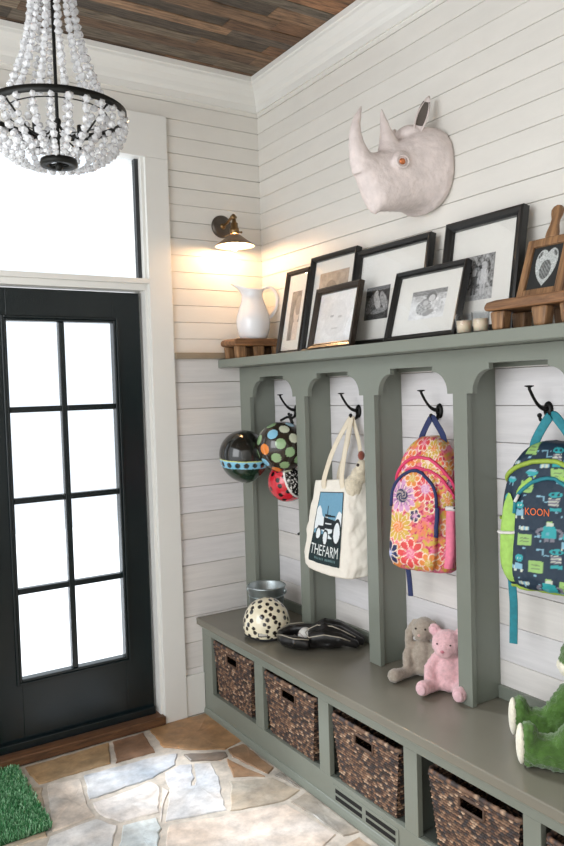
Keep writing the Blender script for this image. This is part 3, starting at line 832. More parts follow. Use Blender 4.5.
def ph_profile(u, v):
    g = 0.20+0.12*fbm(u*6, v*6)
    if ell_in(u, v, 0.70, 0.55, 0.28, 0.22): g = 0.55
    if ell_in(u, v, 0.80, 0.70, 0.30, 0.20): g = 0.28
    if u > 0.45 and v < 0.36: g = 0.6+0.1*fbm(u*9, v*9)
    return grey(g, 0.55)

def frame(name, w, h, border, depth, mattype, prt, paint, label, cat, ybot, xb, xt, ycen, fmat='frame_black', yaw=0.0, z0=ZS+0.001, step=True):
    """local x right, z up, -y toward the viewer; leans back so its top is at xt"""
    lean = math.asin(clamp((xb-xt)/-h, -1, 1)) if xb < xt else 0
    root = empty(name, (xb, ycen, z0), (-lean, 0, -pi/2+math.radians(yaw)), label, cat, 'framed photographs leaning on the locker shelf')
    f = MB(); b = border; y0, y1 = -depth, 0.0
    def ring(o, i, ya, yb, yc):
        # mitred moulding: outer rect o, inner rect i (offsets); outer front depth ya, inner front depth yb
        def rect(d, y): return [(-w/2+d, y, d), (w/2-d, y, d), (w/2-d, y, h-d), (-w/2+d, y, h-d)]
        loops = [rect(o, yc), rect(o, ya), rect(o+0.25*(i-o), ya-0.003), rect(o+0.7*(i-o), (ya+yb)/2-0.002), rect(i-0.003, yb), rect(i-0.002, yb-0.002), rect(i, yb-0.001), rect(i, yc)]
        vs = [p for l in loops for p in l]; fs = []
        n = len(loops)
        for a in range(n):
            c = (a+1) % n
            for k in range(4): fs.append((a*4+k, a*4+(k+1) % 4, c*4+(k+1) % 4, c*4+k))
        f.add(vs, fs)
    ring(0, b, y0, y0+0.008, y1)
    f.build('frame', M[fmat], root)
    MB().box(-w/2+b*0.6, w/2-b*0.6, -0.006, -0.002, b*0.6, h-b*0.6).build('mat_board', M['matboard'], root)
    px0, px1, pz0, pz1 = prt
    px0, px1, pz0, pz1 = -w/2+px0*w, -w/2+px1*w, pz0*h, pz1*h
    g = MB(); g.surf(lambda u, v: (px0+(px1-px0)*u, -0.0068, pz0+(pz1-pz0)*v), 70, 70, lambda u, v: paint(u, v))
    g.build('photo_print', M['print'], root)
    MB().box(-w/2+b*0.8, w/2-b*0.8, -0.0105, -0.0088, b*0.8, h-b*0.8).build('glass', M['fglass'], root)
    return root
frame('picture_frame', 0.192, 0.402, 0.020, 0.020, 0, (0.30, 0.72, 0.17, 0.75), ph_profile, 'narrow dark frame with a sepia profile photo, leftmost on the shelf', 'picture frame', 0, -0.110, -0.030, -0.405, 'frame_brown')
frame('picture_frame', 0.335, 0.432, 0.020, 0.026, 0, (0.19, 0.82, 0.33, 0.82), ph_sepia, 'tall dark frame with a sepia portrait, behind the small pale portrait', 'picture frame', 0, -0.112, -0.030, -0.690, 'frame_black')
frame('picture_frame', 0.325, 0.268, 0.026, 0.022, 0, (0.085, 0.915, 0.10, 0.90), ph_pale, 'small dark frame with an almost white face portrait, before the sepia portrait', 'picture frame', 0, -0.185, -0.125, -0.832, 'frame_brown', -3)
frame('picture_frame', 0.44, 0.405, 0.026, 0.026, 0, (0.17, 0.50, 0.27, 0.60), ph_field, 'wide black frame with a small dark photo in a broad pale mat, half hidden', 'picture frame', 0, -0.100, -0.030, -1.070)
frame('picture_frame', 0.362, 0.270, 0.021, 0.024, 0, (0.27, 0.76, 0.29, 0.69), ph_hug, 'landscape black frame with two hugging children, in front of the tall frames', 'picture frame', 0, -0.160, -0.085, -1.335)
frame('picture_frame', 0.345, 0.412, 0.030, 0.028, 0, (0.27, 0.66, 0.30, 0.68), ph_kids, 'large black frame with two standing children in a garden, tallest at the right', 'picture frame', 0, -0.100, -0.030, -1.540)

# ------------------------------------------------------------------ riser, chalkboard, votives at the right of the shelf
rs = empty('wooden_riser', (-0.185, -1.882, ZS), (0, 0, -pi/2), 'rough brown wooden riser carrying the heart chalkboard', 'riser')
b = MB(); b.prism([(-0.16, 0.060), (-0.165, 0.072), (-0.155, 0.086), (-0.12, 0.090), (0.14, 0.090), (0.162, 0.084), (0.165, 0.066), (0.155, 0.058)], 1, -0.075, 0.075)
b.build('top_slab', M['rustic_x'], rs, bevel=0.007, seg=3)
for sx in (-0.118, 0.035, 0.130):
    for sy in (-0.048, 0.048):
        b = MB(); b.prism([(sx-0.028, 0.0575), (sx+0.028, 0.0575), (sx+0.020, 0.001), (sx-0.020, 0.001)], 1, sy-0.020, sy+0.020)
        b.build('foot', M['rustic_z'], rs, bevel=0.007, seg=2)
zr = ZS+0.0915
cb_ = empty('heart_chalkboard', (-0.135, -1.832, zr), (-math.radians(20), 0, -pi/2), 'paddle-shaped wood-framed chalkboard with a chalk heart, leaning on the riser', 'chalkboard')
bw, bh, bd = 0.160, 0.195, 0.020
b = MB()
for (x0, x1, z0, z1) in ((-bw/2, -bw/2+0.024, 0, bh), (bw/2-0.024, bw/2, 0, bh), (-bw/2+0.024, bw/2-0.024, 0, 0.026), (-bw/2+0.024, bw/2-0.024, bh-0.026, bh)):
    b.box(x0, x1, -bd, 0, z0, z1)
b.build('frame', M['rustic_z'], cb_, bevel=0.003)
hp = [(-0.022, bh+0.0003), (-0.020, bh+0.02), (-0.013, bh+0.045), (-0.012, bh+0.06), (-0.018, bh+0.078), (-0.020, bh+0.092), (-0.014, bh+0.104), (0, bh+0.108), (0.014, bh+0.104), (0.020, bh+0.092), (0.018, bh+0.078), (0.012, bh+0.06), (0.013, bh+0.045), (0.020, bh+0.02), (0.022, bh+0.0003)]
MB().prism(hp, 1, -0.019, -0.002).build('handle', M['rustic_z'], cb_, bevel=0.004)
def heart(u, v):
    x = (u-0.5)*2.6; y = (v-0.50)*2.4
    e = (x*x+y*y*1.0-0.55)**3-x*x*y**3*1.1
    xx, yy = x*1.28, y*1.12+0.12
    e = (xx*xx+yy*yy-1)**3-xx*xx*yy**3
    d = abs(e)
    k = 0.025
    if e < 0.0:
        sc_ = fbm(u*34+v*10, v*14, 2)
        k = 0.12+0.30*max(0, sc_)+0.16*(abs(((u+v)*11) % 1-0.5) < 0.16)
        if e > -0.28: k = 0.62+0.3*fbm(u*30, v*30)
    k = clamp(k)
    return (k*0.80, k*0.84, k*0.82, 1)
b = MB(); b.surf(lambda u, v: (-bw/2+0.022+(bw-0.044)*u, -0.010, 0.024+(bh-0.048)*v), 80, 90, heart)
b.build('chalk_panel', M['chalk'], cb_)
for i, (yy, xx, lb) in enumerate(((-1.612, -0.232, 'small glass votive with cream candle beside the hugging children frame'), (-1.682, -0.232, 'small glass votive with cream candle against the foot of the chalkboard riser'))):
    vt = empty('votive_candle', (xx, yy, ZS+0.0005), label=lb, cat='candle', group='glass votives on the shelf')
    MB().lathe([(0.0001, 0.0), (0.024, 0.0), (0.029, 0.064), (0.0275, 0.064), (0.0225, 0.004), (0.0001, 0.004)], 24).build('glass_cup', M['glass'], vt)
    MB().lathe([(0.0001, 0.0048), (0.0216, 0.0048), (0.0245, 0.042), (0.018, 0.040), (0.0001, 0.039)], 20).build('candle', M['candle'], vt)
    MB().tube([(0, 0, 0.039), (0.001, 0, 0.047)], 0.0009, 6).build('wick', M['dark'], vt)

# ------------------------------------------------------------------ rhino head
rh = empty('rhino_head_wall_mount', (0, -1.215, 2.385), label='white papier-mache rhino head mounted high on the right-hand plank wall', cat='wall sculpture')
b = MB()
# sections along -x : x, zc, half height, half width
prof_ = [(-0.002, 0.152, -0.152, 0.150), (-0.03, 0.152, -0.166, 0.150), (-0.06, 0.148, -0.156, 0.140), (-0.10, 0.132, -0.154, 0.122), (-0.14, 0.098, -0.158, 0.105), (-0.18, 0.066, -0.162, 0.092), (-0.22, 0.046, -0.168, 0.078), (-0.255, 0.036, -0.172, 0.066), (-0.280, 0.032, -0.140, 0.056), (-0.305, 0.032, -0.092, 0.048), (-0.325, 0.036, -0.050, 0.038), (-0.340, 0.034, -0.012, 0.026)]
sec = [(x, (t+bo)/2, (t-bo)/2, hw) for x, t, bo, hw in prof_]
vs = []; fs = []; N = 28
for (x, zc, hh, hw) in sec:
    for k in range(N):
        a = 2*pi*k/N; ca, sa = cos(a), sin(a)
        e = 0.85
        yy = hw*math.copysign(abs(ca)**e, ca); zz = zc+hh*math.copysign(abs(sa)**e, sa)
        vs.append((x, yy, zz))
for i in range(len(sec)-1):
    for k in range(N): fs.append((i*N+k, i*N+(k+1) % N, (i+1)*N+(k+1) % N, (i+1)*N+k))
fs.append(tuple(range(N-1, -1, -1))); fs.append(tuple((len(sec)-1)*N+k for k in range(N)))
b.add(vs, fs, None, True)
b.ell((-0.255, 0, -0.155), (0.020, 0.030, 0.026), nu=16, nv=10)
# forehead hump between ears
b.ell((-0.085, 0, 0.125), (0.050, 0.060, 0.034), nu=16, nv=10)
# brow ridges / eye sockets
for s in (-1, 1):
    b.ell((-0.190, s*0.078, -0.006), (0.046, 0.018, 0.040), nu=14, nv=10)
# horns
def horn(pts, rs):
    b.tube(pts, rs, 16)
horn([(-0.300, 0, -0.035), (-0.318, 0, 0.010), (-0.334, 0, 0.055), (-0.339, 0, 0.095), (-0.332, 0, 0.135), (-0.318, 0, 0.168), (-0.305, 0, 0.195)], [0.046, 0.040, 0.029, 0.022, 0.016, 0.010, 0.004])
horn([(-0.176, 0, 0.035), (-0.186, 0, 0.085), (-0.199, 0, 0.130), (-0.209, 0, 0.170), (-0.216, 0, 0.202)], [0.058, 0.034, 0.020, 0.011, 0.004])
ho = b.build('head', M['rhino'], rh)
sculpt(ho, 0.006, 5, 0.0012, 0.02)
for s, nm in ((-1, 0), (1, 1)):
    e = MB(); r_ = MB()
    pts = []; rsn = []
    base, tip = (Vector((-0.096, -0.055, 0.112)), Vector((-0.048, -0.072, 0.250))) if s < 0 else (Vector((-0.100, 0.060, 0.118)), Vector((-0.050, 0.110, 0.180)))
    def earf(u, v, inset=0.0):
        t = v; c = base.lerp(tip, t)
        wd_ = 0.023*sin(pi*min(1, t*0.80+0.17))**0.8
        ax = (tip-base).normalized(); side = Vector((-0.75, -0.65*(-s), 0.1)).cross(ax).normalized(); fr_ = side.cross(ax)
        a = (u-0.5)*pi*1.1
        return c+side*sin(a)*wd_+fr_*(cos(a)-0.6)*wd_*0.7
    e.surf(lambda u, v: earf(u, v), 14, 14)
    eo = e.build('ear', M['rhino'], rh)
    so_ = eo.modifiers.new('s', 'SOLIDIFY'); so_.thickness = 0.006; bake(eo)
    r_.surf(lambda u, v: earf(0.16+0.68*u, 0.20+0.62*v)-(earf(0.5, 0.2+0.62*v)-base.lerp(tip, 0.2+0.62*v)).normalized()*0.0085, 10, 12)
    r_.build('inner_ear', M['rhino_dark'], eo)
    y_ = MB(); y_.ell((-0.205, s*0.094, -0.012), (0.013, 0.008, 0.011), nu=16, nv=10); eye = y_.build('eye', M['copper'], rh)
    t_ = MB()
    for rr, zz in ((0.021, 0.001),):
        ring = [(-0.203+rr*1.10*cos(a), s*(0.0935+zz+rr*0.28*cos(a)), -0.012+rr*sin(a)) for a in [2*pi*k/20 for k in range(21)]]
        t_.tube(ring, 0.0045, 6, cap=False)
    t_.build('eyelid', M['rhino'], rh)

# ------------------------------------------------------------------ chandelier
CX, CY, CZ = -1.333, -1.015, 2.438
ch = empty('chandelier', (CX, CY, CZ), label='dark metal basket chandelier strung with clear crystal beads hanging from the ceiling', cat='chandelier')
RR = 0.205
MB().lathe([(RR, -0.011), (RR+0.004, -0.011), (RR+0.004, 0.011), (RR, 0.011)], 64, closed=True).build('outer_ring', M['chand_metal'], ch)
b = MB(); b.lathe([(0.1490, -0.0015), (0.1512, -0.0015), (0.1512, 0.0015), (0.1490, 0.0015)], 48, c=(0, 0, -0.002), closed=True)
b.build('inner_ring', M['chand_metal'], ch)
b = MB(); b.lathe([(0.030, -0.006), (0.054, -0.008), (0.056, 0.0), (0.054, 0.010), (0.046, 0.010), (0.046, 0.0), (0.030, 0.0)], 40, c=(0, 0, -0.146), closed=True)
for k in range(3):
    a = k*2*pi/3; b.tube([(0.035*cos(a), 0.035*sin(a), -0.146), (0, 0, -0.146)], 0.004, 6)
b.ell((0, 0, -0.155), (0.012, 0.012, 0.014), nu=10, nv=8)
b.build('bottom_medallion', M['chand_metal'], ch)
b = MB(); b.tube([(0, 0, -0.145), (0, 0, 0.10), (0, 0, 0.60)], [0.0055, 0.0055, 0.0055], 8)
b.ell((0, 0, -0.02), 0.012, nu=10, nv=8); b.build('centre_rod', M['chand_metal'], ch)
for k in range(4):
    a = k*pi/2+0.5
    b = MB()
    pts = [(0.006*cos(a), 0.006*sin(a), -0.03)]+[(r*cos(a), r*sin(a), -0.03-0.055*sin(pi*min(1, r/0.17))) for r in (0.04, 0.08, 0.12, 0.16)]+[(0.2045*cos(a), 0.2045*sin(a), -0.004)]
    b.tube(pts, 0.0028, 8)
    b.build('arm', M['chand_metal'], ch)
    b = MB(); b.lathe([(0.0001, -0.08), (0.008, -0.078), (0.009, -0.050), (0.006, -0.048), (0.0001, -0.048)], 12, c=(0.09*cos(a), 0.09*sin(a), 0.0)); b.build('candle_cup', M['chand_metal'], ch)
b = MB(); b.lathe([(0.050, -0.006), (0.062, -0.006), (0.062, 0.006), (0.050, 0.006)], 32, c=(0, 0, 0.52), closed=True); b.build('crown_ring', M['chand_metal'], ch)
b = MB()
for k in range(5): b.lathe([(0.010, -0.002), (0.014, -0.002), (0.014, 0.002), (0.010, 0.002)], 12, c=(0, 0, 0.612+k*0.018), closed=True, M=Matrix.Rotation(pi/2, 3, 'X') if k % 2 else None)
b.lathe([(0.0001, 0.7005), (0.06, 0.7005), (0.058, 0.690), (0.02, 0.674), (0.0001, 0.670)], 24)
b.build('canopy', M['chand_metal'], ch)
# crystals
ico = bmesh.new(); bmesh.ops.create_icosphere(ico, subdivisions=1, radius=1.0)
iv = [tuple(v.co) for v in ico.verts]; ifc = [tuple(v.index for v in f.verts) for f in ico.faces]; ico.free()
def bead(mb, c, r):
    q = Euler((random.random()*6, random.random()*6, random.random()*6)).to_matrix()
    mb.add([Vector(c)+(q @ Vector(v))*r for v in iv], ifc)
def strand(pts, r0, r1, name):
    mb = MB(); L = 0.0; P = [Vector(p) for p in pts]
    seg = [(P[i+1]-P[i]).length for i in range(len(P)-1)]; tot = sum(seg)
    d = 0.0; i = 0; acc = 0.0
    while d < tot:
        while i < len(seg)-1 and d > acc+seg[i]: acc += seg[i]; i += 1
        p = P[i].lerp(P[i+1], min(1, (d-acc)/seg[i])); t = d/tot
        r = (r0+(r1-r0)*t)*random.uniform(0.8, 1.15)
        bead(mb, p, r); d += r*2.05
    return mb.build(name, M['crystal'], ch)
NS = 14
for k in range(NS):
    a = 2*pi*k/NS+0.1
    pts = []
    for j in range(15):
        t = j/14; z = 0.515*(1-t)+0.004
        r = 0.056+(0.168-0.056)*(t**2.6)
        pts.append((r*cos(a), r*sin(a), z))
    strand(pts, 0.0105, 0.0135, 'crystal_strand')
NB = 26
for k in range(NB):
    a = 2*pi*k/NB
    pts = []
    for j in range(13):
        t = j/12; ph_ = t*1.30
        r = 0.055+(RR-0.055)*cos(ph_)**0.9 if ph_ < pi/2 else 0.055
        pts.append((r*cos(a), r*sin(a), -0.014-0.130*sin(ph_)/sin(1.30)))
    strand(pts, 0.0125, 0.0105, 'crystal_strand')
for k in range(10):
    a = 2*pi*k/10+0.2
    pts = [((0.148-0.085*t)*cos(a), (0.148-0.085*t)*sin(a), -0.01-0.09*sin(pi*t*0.6)) for t in [j/8 for j in range(9)]]
    strand(pts, 0.0115, 0.0115, 'crystal_strand')

# ------------------------------------------------------------------ helmets
def rotm(ax, deg): return Matrix.Rotation(math.radians(deg), 3, ax)
def fib_dots(n, jit=0.0, seed=1):
    r = random.Random(seed); out = []
    for i in range(n):
        z = 1-2*(i+0.5)/n; a = i*2.399963+r.uniform(-jit, jit); q = sqrt(1-z*z)
        out.append(Vector((q*cos(a), q*sin(a), z)))
    return out
def helmet(name, c, radii, pole, colfn, label, cut=1.85, res=(150, 90), roll=0.0):
    """dome whose crown points along pole; hollow, with a rim and a padded liner"""
    root = empty(name, c, label=label, cat='helmet')
    q = Vector(pole).normalized().to_track_quat('Z', 'Y').to_matrix()
    q = q @ Matrix.Rotation(roll, 3, 'Z')
    nu, nv = res
    mb = MB()
    def fn(u, v):
        ph = cut*v; th = 2*pi*u
        cu = ph
        p = Vector((radii[0]*sin(cu)*cos(th), radii[1]*sin(cu)*sin(th), radii[2]*cos(cu)))
        return q @ p
    def cf(u, v):
        p = fn(u, v); n = p.normalized()
        return colfn(n, Vector((sin(cut*v)*cos(2*pi*u), sin(cut*v)*sin(2*pi*u), cos(cut*v))))
    mb.surf(fn, nu, nv, cf, wrap=True)
    mb.build('shell', M['helmet'], root, merge=True)
    ln = MB()
    def fi(u, v):
        return fn(u, 1-v)*(1.0 if v == 0 else 0.93)
    ln.surf(fi, 40, 20, None, wrap=True)
    ln.build('liner', M['foam'], root, merge=True)
    return root, fn
blk = rgb(24, 25, 22); dkg = rgb(24, 46, 32); sky = rgb(132, 196, 224); lim = rgb(206, 214, 130)
gd = [(Vector((cos(a)*0.9, sin(a)*0.9, -0.20+0.06*((k % 2)*2-1)*0.3)).normalized()) for k, a in enumerate([i*0.42 for i in range(15)])]
gd2 = fib_dots(40, 0.2, 4)
def col_green(n, l):
    z = n.z+0.20*n.x*0-0.10*(n.y)   # gentle tilt of the band
    if z > -0.02:
        for d in gd2:
            if n.dot(d) > 0.9965: return rgb(8, 9, 8)
        return blk
    if z > -0.055: return lim
    if z > -0.33:
        for k in range(18):
            a = k*0.35; d = Vector((cos(a)*0.955, sin(a)*0.955, -0.19+0.1*sin(a))).normalized()
            if n.dot(d) > 0.9945: return rgb(18, 20, 18)
        return sky
    return dkg
helmet('bike_helmet', (-0.262, -0.232, 1.270), (0.118, 0.122, 0.138), (-0.75, -0.1, 0.55), col_green, 'black and dark green helmet with a light blue dotted band, leftmost of the hanging helmets', cut=2.0)
pd = fib_dots(52, 0.06, 9); pc = [rgb(232, 132, 44), rgb(142, 200, 226), rgb(150, 178, 130), rgb(222, 226, 200), rgb(150, 182, 136)]
pcs = [random.Random(k*7+1).choice(pc) for k in range(len(pd))]
def col_polka(n, l):
    for d, c in zip(pd, pcs):
        t = n.dot(d)
        if t > 0.9835: return c
    return rgb(46, 38, 30)
r_, f_ = helmet('bike_helmet', (-0.138, -0.375, 1.312), (0.122, 0.120, 0.140), (-0.85, -0.25, 0.35), col_polka, 'brown helmet covered in orange, blue and green polka dots, hanging in front of the others', cut=1.7)
b = MB(); b.tube([(0.03, -0.03, 0.115), (0.05, 0.02, 0.145), (0.09, 0.07, 0.148)], 0.008, 8); b.tube([(0.0, 0.02, 0.128), (0.06, 0.06, 0.14), (0.10, 0.085, 0.135)], 0.006, 8)
b.build('chin_strap', M['web'], r_)
rd = fib_dots(60, 0.2, 12)
def col_red(n, l):
    s = n.y*-0.75+n.x*0.35+n.z*0.25
    if s > 0.40:
        if fbm(n.x*9, n.y*9, n.z*9) > 0.33: return rgb(236, 232, 226)
        return rgb(20, 20, 20)
    if s > 0.33: return rgb(240, 236, 230)
    for d in rd:
        if n.dot(d) > 0.9935: return rgb(26, 18, 18)
    return rgb(214, 40, 56)
r_, f_ = helmet('bike_helmet', (-0.105, -0.350, 1.150), (0.094, 0.098, 0.100), (-0.8, -0.3, -0.45), col_red, 'red helmet with black spots and a black and white side, lowest of the hanging helmets', cut=1.6)
b = MB(); b.tube([(0.02, -0.085, -0.04), (0.025, -0.098, -0.10), (0.022, -0.10, -0.17), (0.02, -0.096, -0.22)], 0.007, 8, flat=((1, 0, 0), 0.5))
b.ell((0.02, -0.092, -0.225), (0.012, 0.02, 0.010), nu=10, nv=6); b.tube([(0.02, -0.096, -0.21), (0.01, -0.085, -0.235), (0.005, -0.065, -0.245)], 0.006, 8)
b.build('chin_strap', M['web'], r_)
# cow-spotted helmet standing on the bench
sd = fib_dots(150, 0.16, 15); ra = random.Random(2); sr = [math.cos(ra.uniform(0.072, 0.100)) for _ in sd]
def col_spot(n, l):
    for d, c in zip(sd, sr):
        if n.dot(d) > c: return rgb(30, 24, 20)
    return rgb(240, 230, 202)
def spot_shell():
    root = empty('bike_helmet', (-0.310, -0.452, HB+0.001), label='cream helmet with dark spots resting on the bench before the bucket', cat='helmet')
    mb = MB()
    def fn(u, v):
        ph = 1.98*v; th = 2*pi*u
        p = Vector((0.108*sin(ph)*cos(th), 0.100*sin(ph)*sin(th), 0.116*cos(ph)))
        p.z = max(p.z, -0.045+0.010*cos(2*th))
        return p+Vector((0, 0, 0.056))
    def cf(u, v):
        n = (fn(u, v)-Vector((0, 0, 0.05))).normalized()
        return col_spot(n, n)
    mb.surf(fn, 170, 120, cf, wrap=True); mb.build('shell', M['helmet'], root, merge=True)
    rim = MB(); rim.tube([fn(k/40, 1.0)+Vector((0, 0, -0.003)) for k in range(41)], 0.005, 8, cap=False); rim.build('rim', M['foam'], root)
    # small badge near the rim, facing the room
    bd_ = MB(); a = math.radians(232)
    def bf(u, v):
        th = a+(u-0.5)*0.42; z = 0.024+v*0.020; rr = 1.02
        return Vector((0.106*rr*cos(th), 0.096*rr*sin(th), z))
    def bc(u, v):
        e = min(u, 1-u, (v)*0.5, (1-v)*0.5)
        return rgb(60, 58, 54) if e < 0.09 else rgb(190, 186, 176)
    bd_.surf(bf, 30, 12, bc); bd_.build('badge', M['cloth'], root)
    return root
spot_shell()

# ------------------------------------------------------------------ tin bucket
bu = empty('tin_bucket', (-0.205, -0.285, HB+0.001), label='small galvanised tin bucket behind the spotted helmet', cat='bucket')
bu.scale = (1.1, 1.1, 1.02)
b = MB(); b.lathe([(0.0001, 0.0), (0.062, 0.0), (0.064, 0.004), (0.080, 0.165), (0.084, 0.170), (0.085, 0.174), (0.082, 0.177), (0.078, 0.172), (0.0615, 0.006), (0.0001, 0.005)], 40)
b.build('body', M['tin'], bu, merge=True)
for z in (0.06, 0.13):
    r = 0.064+0.016*z/0.165
    MB().lathe([(r, z-0.004), (r+0.003, z), (r, z+0.004), (r-0.0015, z)], 40, closed=True).build('hoop', M['tin'], bu)
b = MB(); ang = math.radians(-50)
for s in (0, pi):
    c = Vector((0.083*cos(ang+s), 0.083*sin(ang+s), 0.150)); b.ell(c, (0.008, 0.008, 0.013), nu=10, nv=8)
pts = []
for k in range(21):
    t = k/20*pi; d = Vector((cos(ang), sin(ang), 0)); o_ = Vector((cos(ang+pi/2), sin(ang+pi/2), 0))
    pts.append(d*0.086*cos(t)+o_*0.092*sin(t)+Vector((0, 0, 0.152-0.012*sin(t))))
b.tube(pts, 0.0022, 6); b.build('handle', M['tin'], bu)

# ------------------------------------------------------------------ baseball glove + ball
gl = empty('baseball_glove', (-0.208, -0.706, HB+0.0015), (0, 0, math.radians(-38)), 'black leather baseball glove lying on the bench with a ball in its pocket', 'baseball glove')
b = MB()
def bar(pts, rs, n=12, k=1.0): b.tube(pts, rs, n, flat=((0, 0, 1), 1.0))
# local: +x toward the fingertips (to the wall), z up.  Back of hand below, open pocket to the left
for i, (yy, L, lift) in enumerate(((-0.060, 0.150, 0.035), (-0.028, 0.172, 0.050), (0.006, 0.176, 0.055), (0.038, 0.160, 0.050))):
    bar([(-0.03, yy*0.8, 0.035), (0.03, yy, lift+0.012), (0.09, yy*1.05, lift+0.004), (L, yy*1.0, 0.022)], [0.022, 0.022, 0.020, 0.013])
    b.ell((L, yy, 0.022), 0.014, nu=10, nv=8)
bar([(-0.03, -0.075, 0.025), (-0.085, -0.080, 0.034), (-0.130, -0.055, 0.034), (-0.152, -0.015, 0.030)], [0.020, 0.020, 0.018, 0.013])
bar([(-0.152, -0.015, 0.028), (-0.155, 0.03, 0.030), (-0.120, 0.068, 0.034), (-0.06, 0.070, 0.038), (0.0, 0.055, 0.04)], [0.012, 0.014, 0.016, 0.018, 0.020])
b.ell((-0.060, -0.005, 0.010), (0.090, 0.072, 0.009), nu=20, nv=10)
b.ell((0.045, -0.008, 0.022), (0.085, 0.070, 0.022), nu=20, nv=10)
go = b.build('glove_body', M['leather'], gl); sculpt(go, 0.0055, 3, 0.001, 0.02)
lc = MB()
lc.tube([(-0.165, -0.01, 0.038), (-0.140, -0.060, 0.052), (-0.090, -0.098, 0.050), (-0.03, -0.097, 0.046)], 0.0018, 6)
lc.tube([(-0.04, -0.05, 0.066), (0.0, -0.028, 0.076), (0.06, -0.043, 0.076), (0.11, -0.044, 0.058), (0.15, -0.044, 0.040)], 0.0018, 6)
lc.tube([(-0.03, -0.085, 0.050), (0.03, -0.083, 0.058), (0.09, -0.084, 0.050), (0.13, -0.076, 0.036)], 0.0018, 6)
lc.tube([(-0.03, -0.085, 0.050), (-0.045, -0.06, 0.060), (-0.03, -0.03, 0.066)], 0.0018, 6)
lc.tube([(-0.165, 0.03, 0.042), (-0.125, 0.083, 0.050), (-0.06, 0.088, 0.055)], 0.0018, 6)
lc.build('lacing', M['lace'], gl)
MB().ell((0.060, 0.040, 0.072), (0.026, 0.012, 0.004), nu=14, nv=6).build('red_patch', M['redpatch'], gl)
gl.scale = (1.08, 1.08, 1.3)
bl = empty('baseball', (-0.247, -0.672, HB+0.046), label='white baseball held in the pocket of the black glove', cat='ball')
MB().ell((0, 0, 0), 0.033, nu=32, nv=20).build('cover', M['ball'], bl, merge=True)
se = MB(); ring = []
for k in range(61):
    a = 2*pi*k/60; p = Vector((cos(a), sin(a)*0.9, 0.45*cos(2*a))).normalized()*0.0332
    ring.append(p)
se.tube(ring, 0.0007, 5, cap=False); se.build('stitching', M['redpatch'], bl)

# ------------------------------------------------------------------ text helper
def text_mesh(s, size):
    cu = bpy.data.curves.new('t', 'FONT'); cu.body = s; cu.size = size; cu.align_x = 'CENTER'; cu.resolution_u = 3
    o = bpy.data.objects.new('t', cu); C.objects.link(o)
    bpy.context.view_layer.update()
    me = bpy.data.meshes.new_from_object(o.evaluated_get(bpy.context.evaluated_depsgraph_get()))
    bpy.data.objects.remove(o); bpy.data.curves.remove(cu)
    return me
def text_on(s, size, mapfn, name, m, parent, sx=1.0, bold=0.0):
    me = text_mesh(s, size)
    bm = bmesh.new(); bm.from_mesh(me)
    bmesh.ops.subdivide_edges(bm, edges=[e for e in bm.edges if e.calc_length() > size*0.25], cuts=1)
    for v in bm.verts: v.co = mapfn(v.co.x*sx, v.co.y)
    bm.to_mesh(me); bm.free()
    me.materials.clear(); me.materials.append(m)
    o = bpy.data.objects.new(name, me); C.objects.link(o); o.parent = parent
    return o

# ------------------------------------------------------------------ tote bag
tt = empty('tote_bag', (-0.046, -0.769, 1.455), label='cream canvas tote bag with a tractor print hanging from the second hook', cat='tote bag')
T0 = Vector((-0.046, -0.769, 1.455))
tops = [Vector((-0.150, -0.628, 1.182)), Vector((-0.118, -0.835, 1.200)), Vector((-0.040, -0.880, 1.205)), Vector((-0.075, -0.650, 1.180))]
bots = [Vector((-0.212, -0.612, 0.806)), Vector((-0.165, -0.868, 0.786)), Vector((-0.045, -0.935, 0.815)), Vector((-0.070, -0.640, 0.812))]
def tquad(Q, u):
    # rounded loop around four corners, u in 0..1
    u = (u % 1.0)*4; i = int(u) % 4; f = u-int(u)
    p = Q[i].lerp(Q[(i+1) % 4], f); c = (Q[0]+Q[1]+Q[2]+Q[3])/4
    pull = 0.06*(abs(f-0.5)*2)**4
    return p.lerp(c, pull)
def tote(u, v):
    p = tquad(bots, u).lerp(tquad(tops, u), v)
    c = (sum(bots, Vector())/4).lerp(sum(tops, Vector())/4, v)
    bul = 0.10*sin(pi*v)*(0.4 if (u % 1)*4 < 1 else 1.0)
    p = c+(p-c)*(1+bul-0.10*max(0, 0.12-v)/0.12)
    p.z += -0.012*sin(pi*((u*4) % 1))*(1-v)*0.6
    wr = 0.010*fbm(p.x*14, p.y*14, p.z*5)+0.006*fbm(p.y*30+p.z*9, p.z*12, 2)
    k = 0.35 if (u % 1)*4 < 1 else 1.2
    d = (p-c); d.z = 0
    return p+d.normalized()*wr*k-T0
b = MB(); b.surf(tote, 112, 60, lambda u, v: rgb(238, 232, 220), wrap=True)
ring = [tote(k/112, 0.0) for k in range(112)]
b.add(ring, [tuple(range(112))], rgb(232, 223, 204), True)
to = b.build('bag', M['canvas'], tt, merge=True)
so_ = to.modifiers.new('s', 'SOLIDIFY'); so_.thickness = 0.002; bake(to)
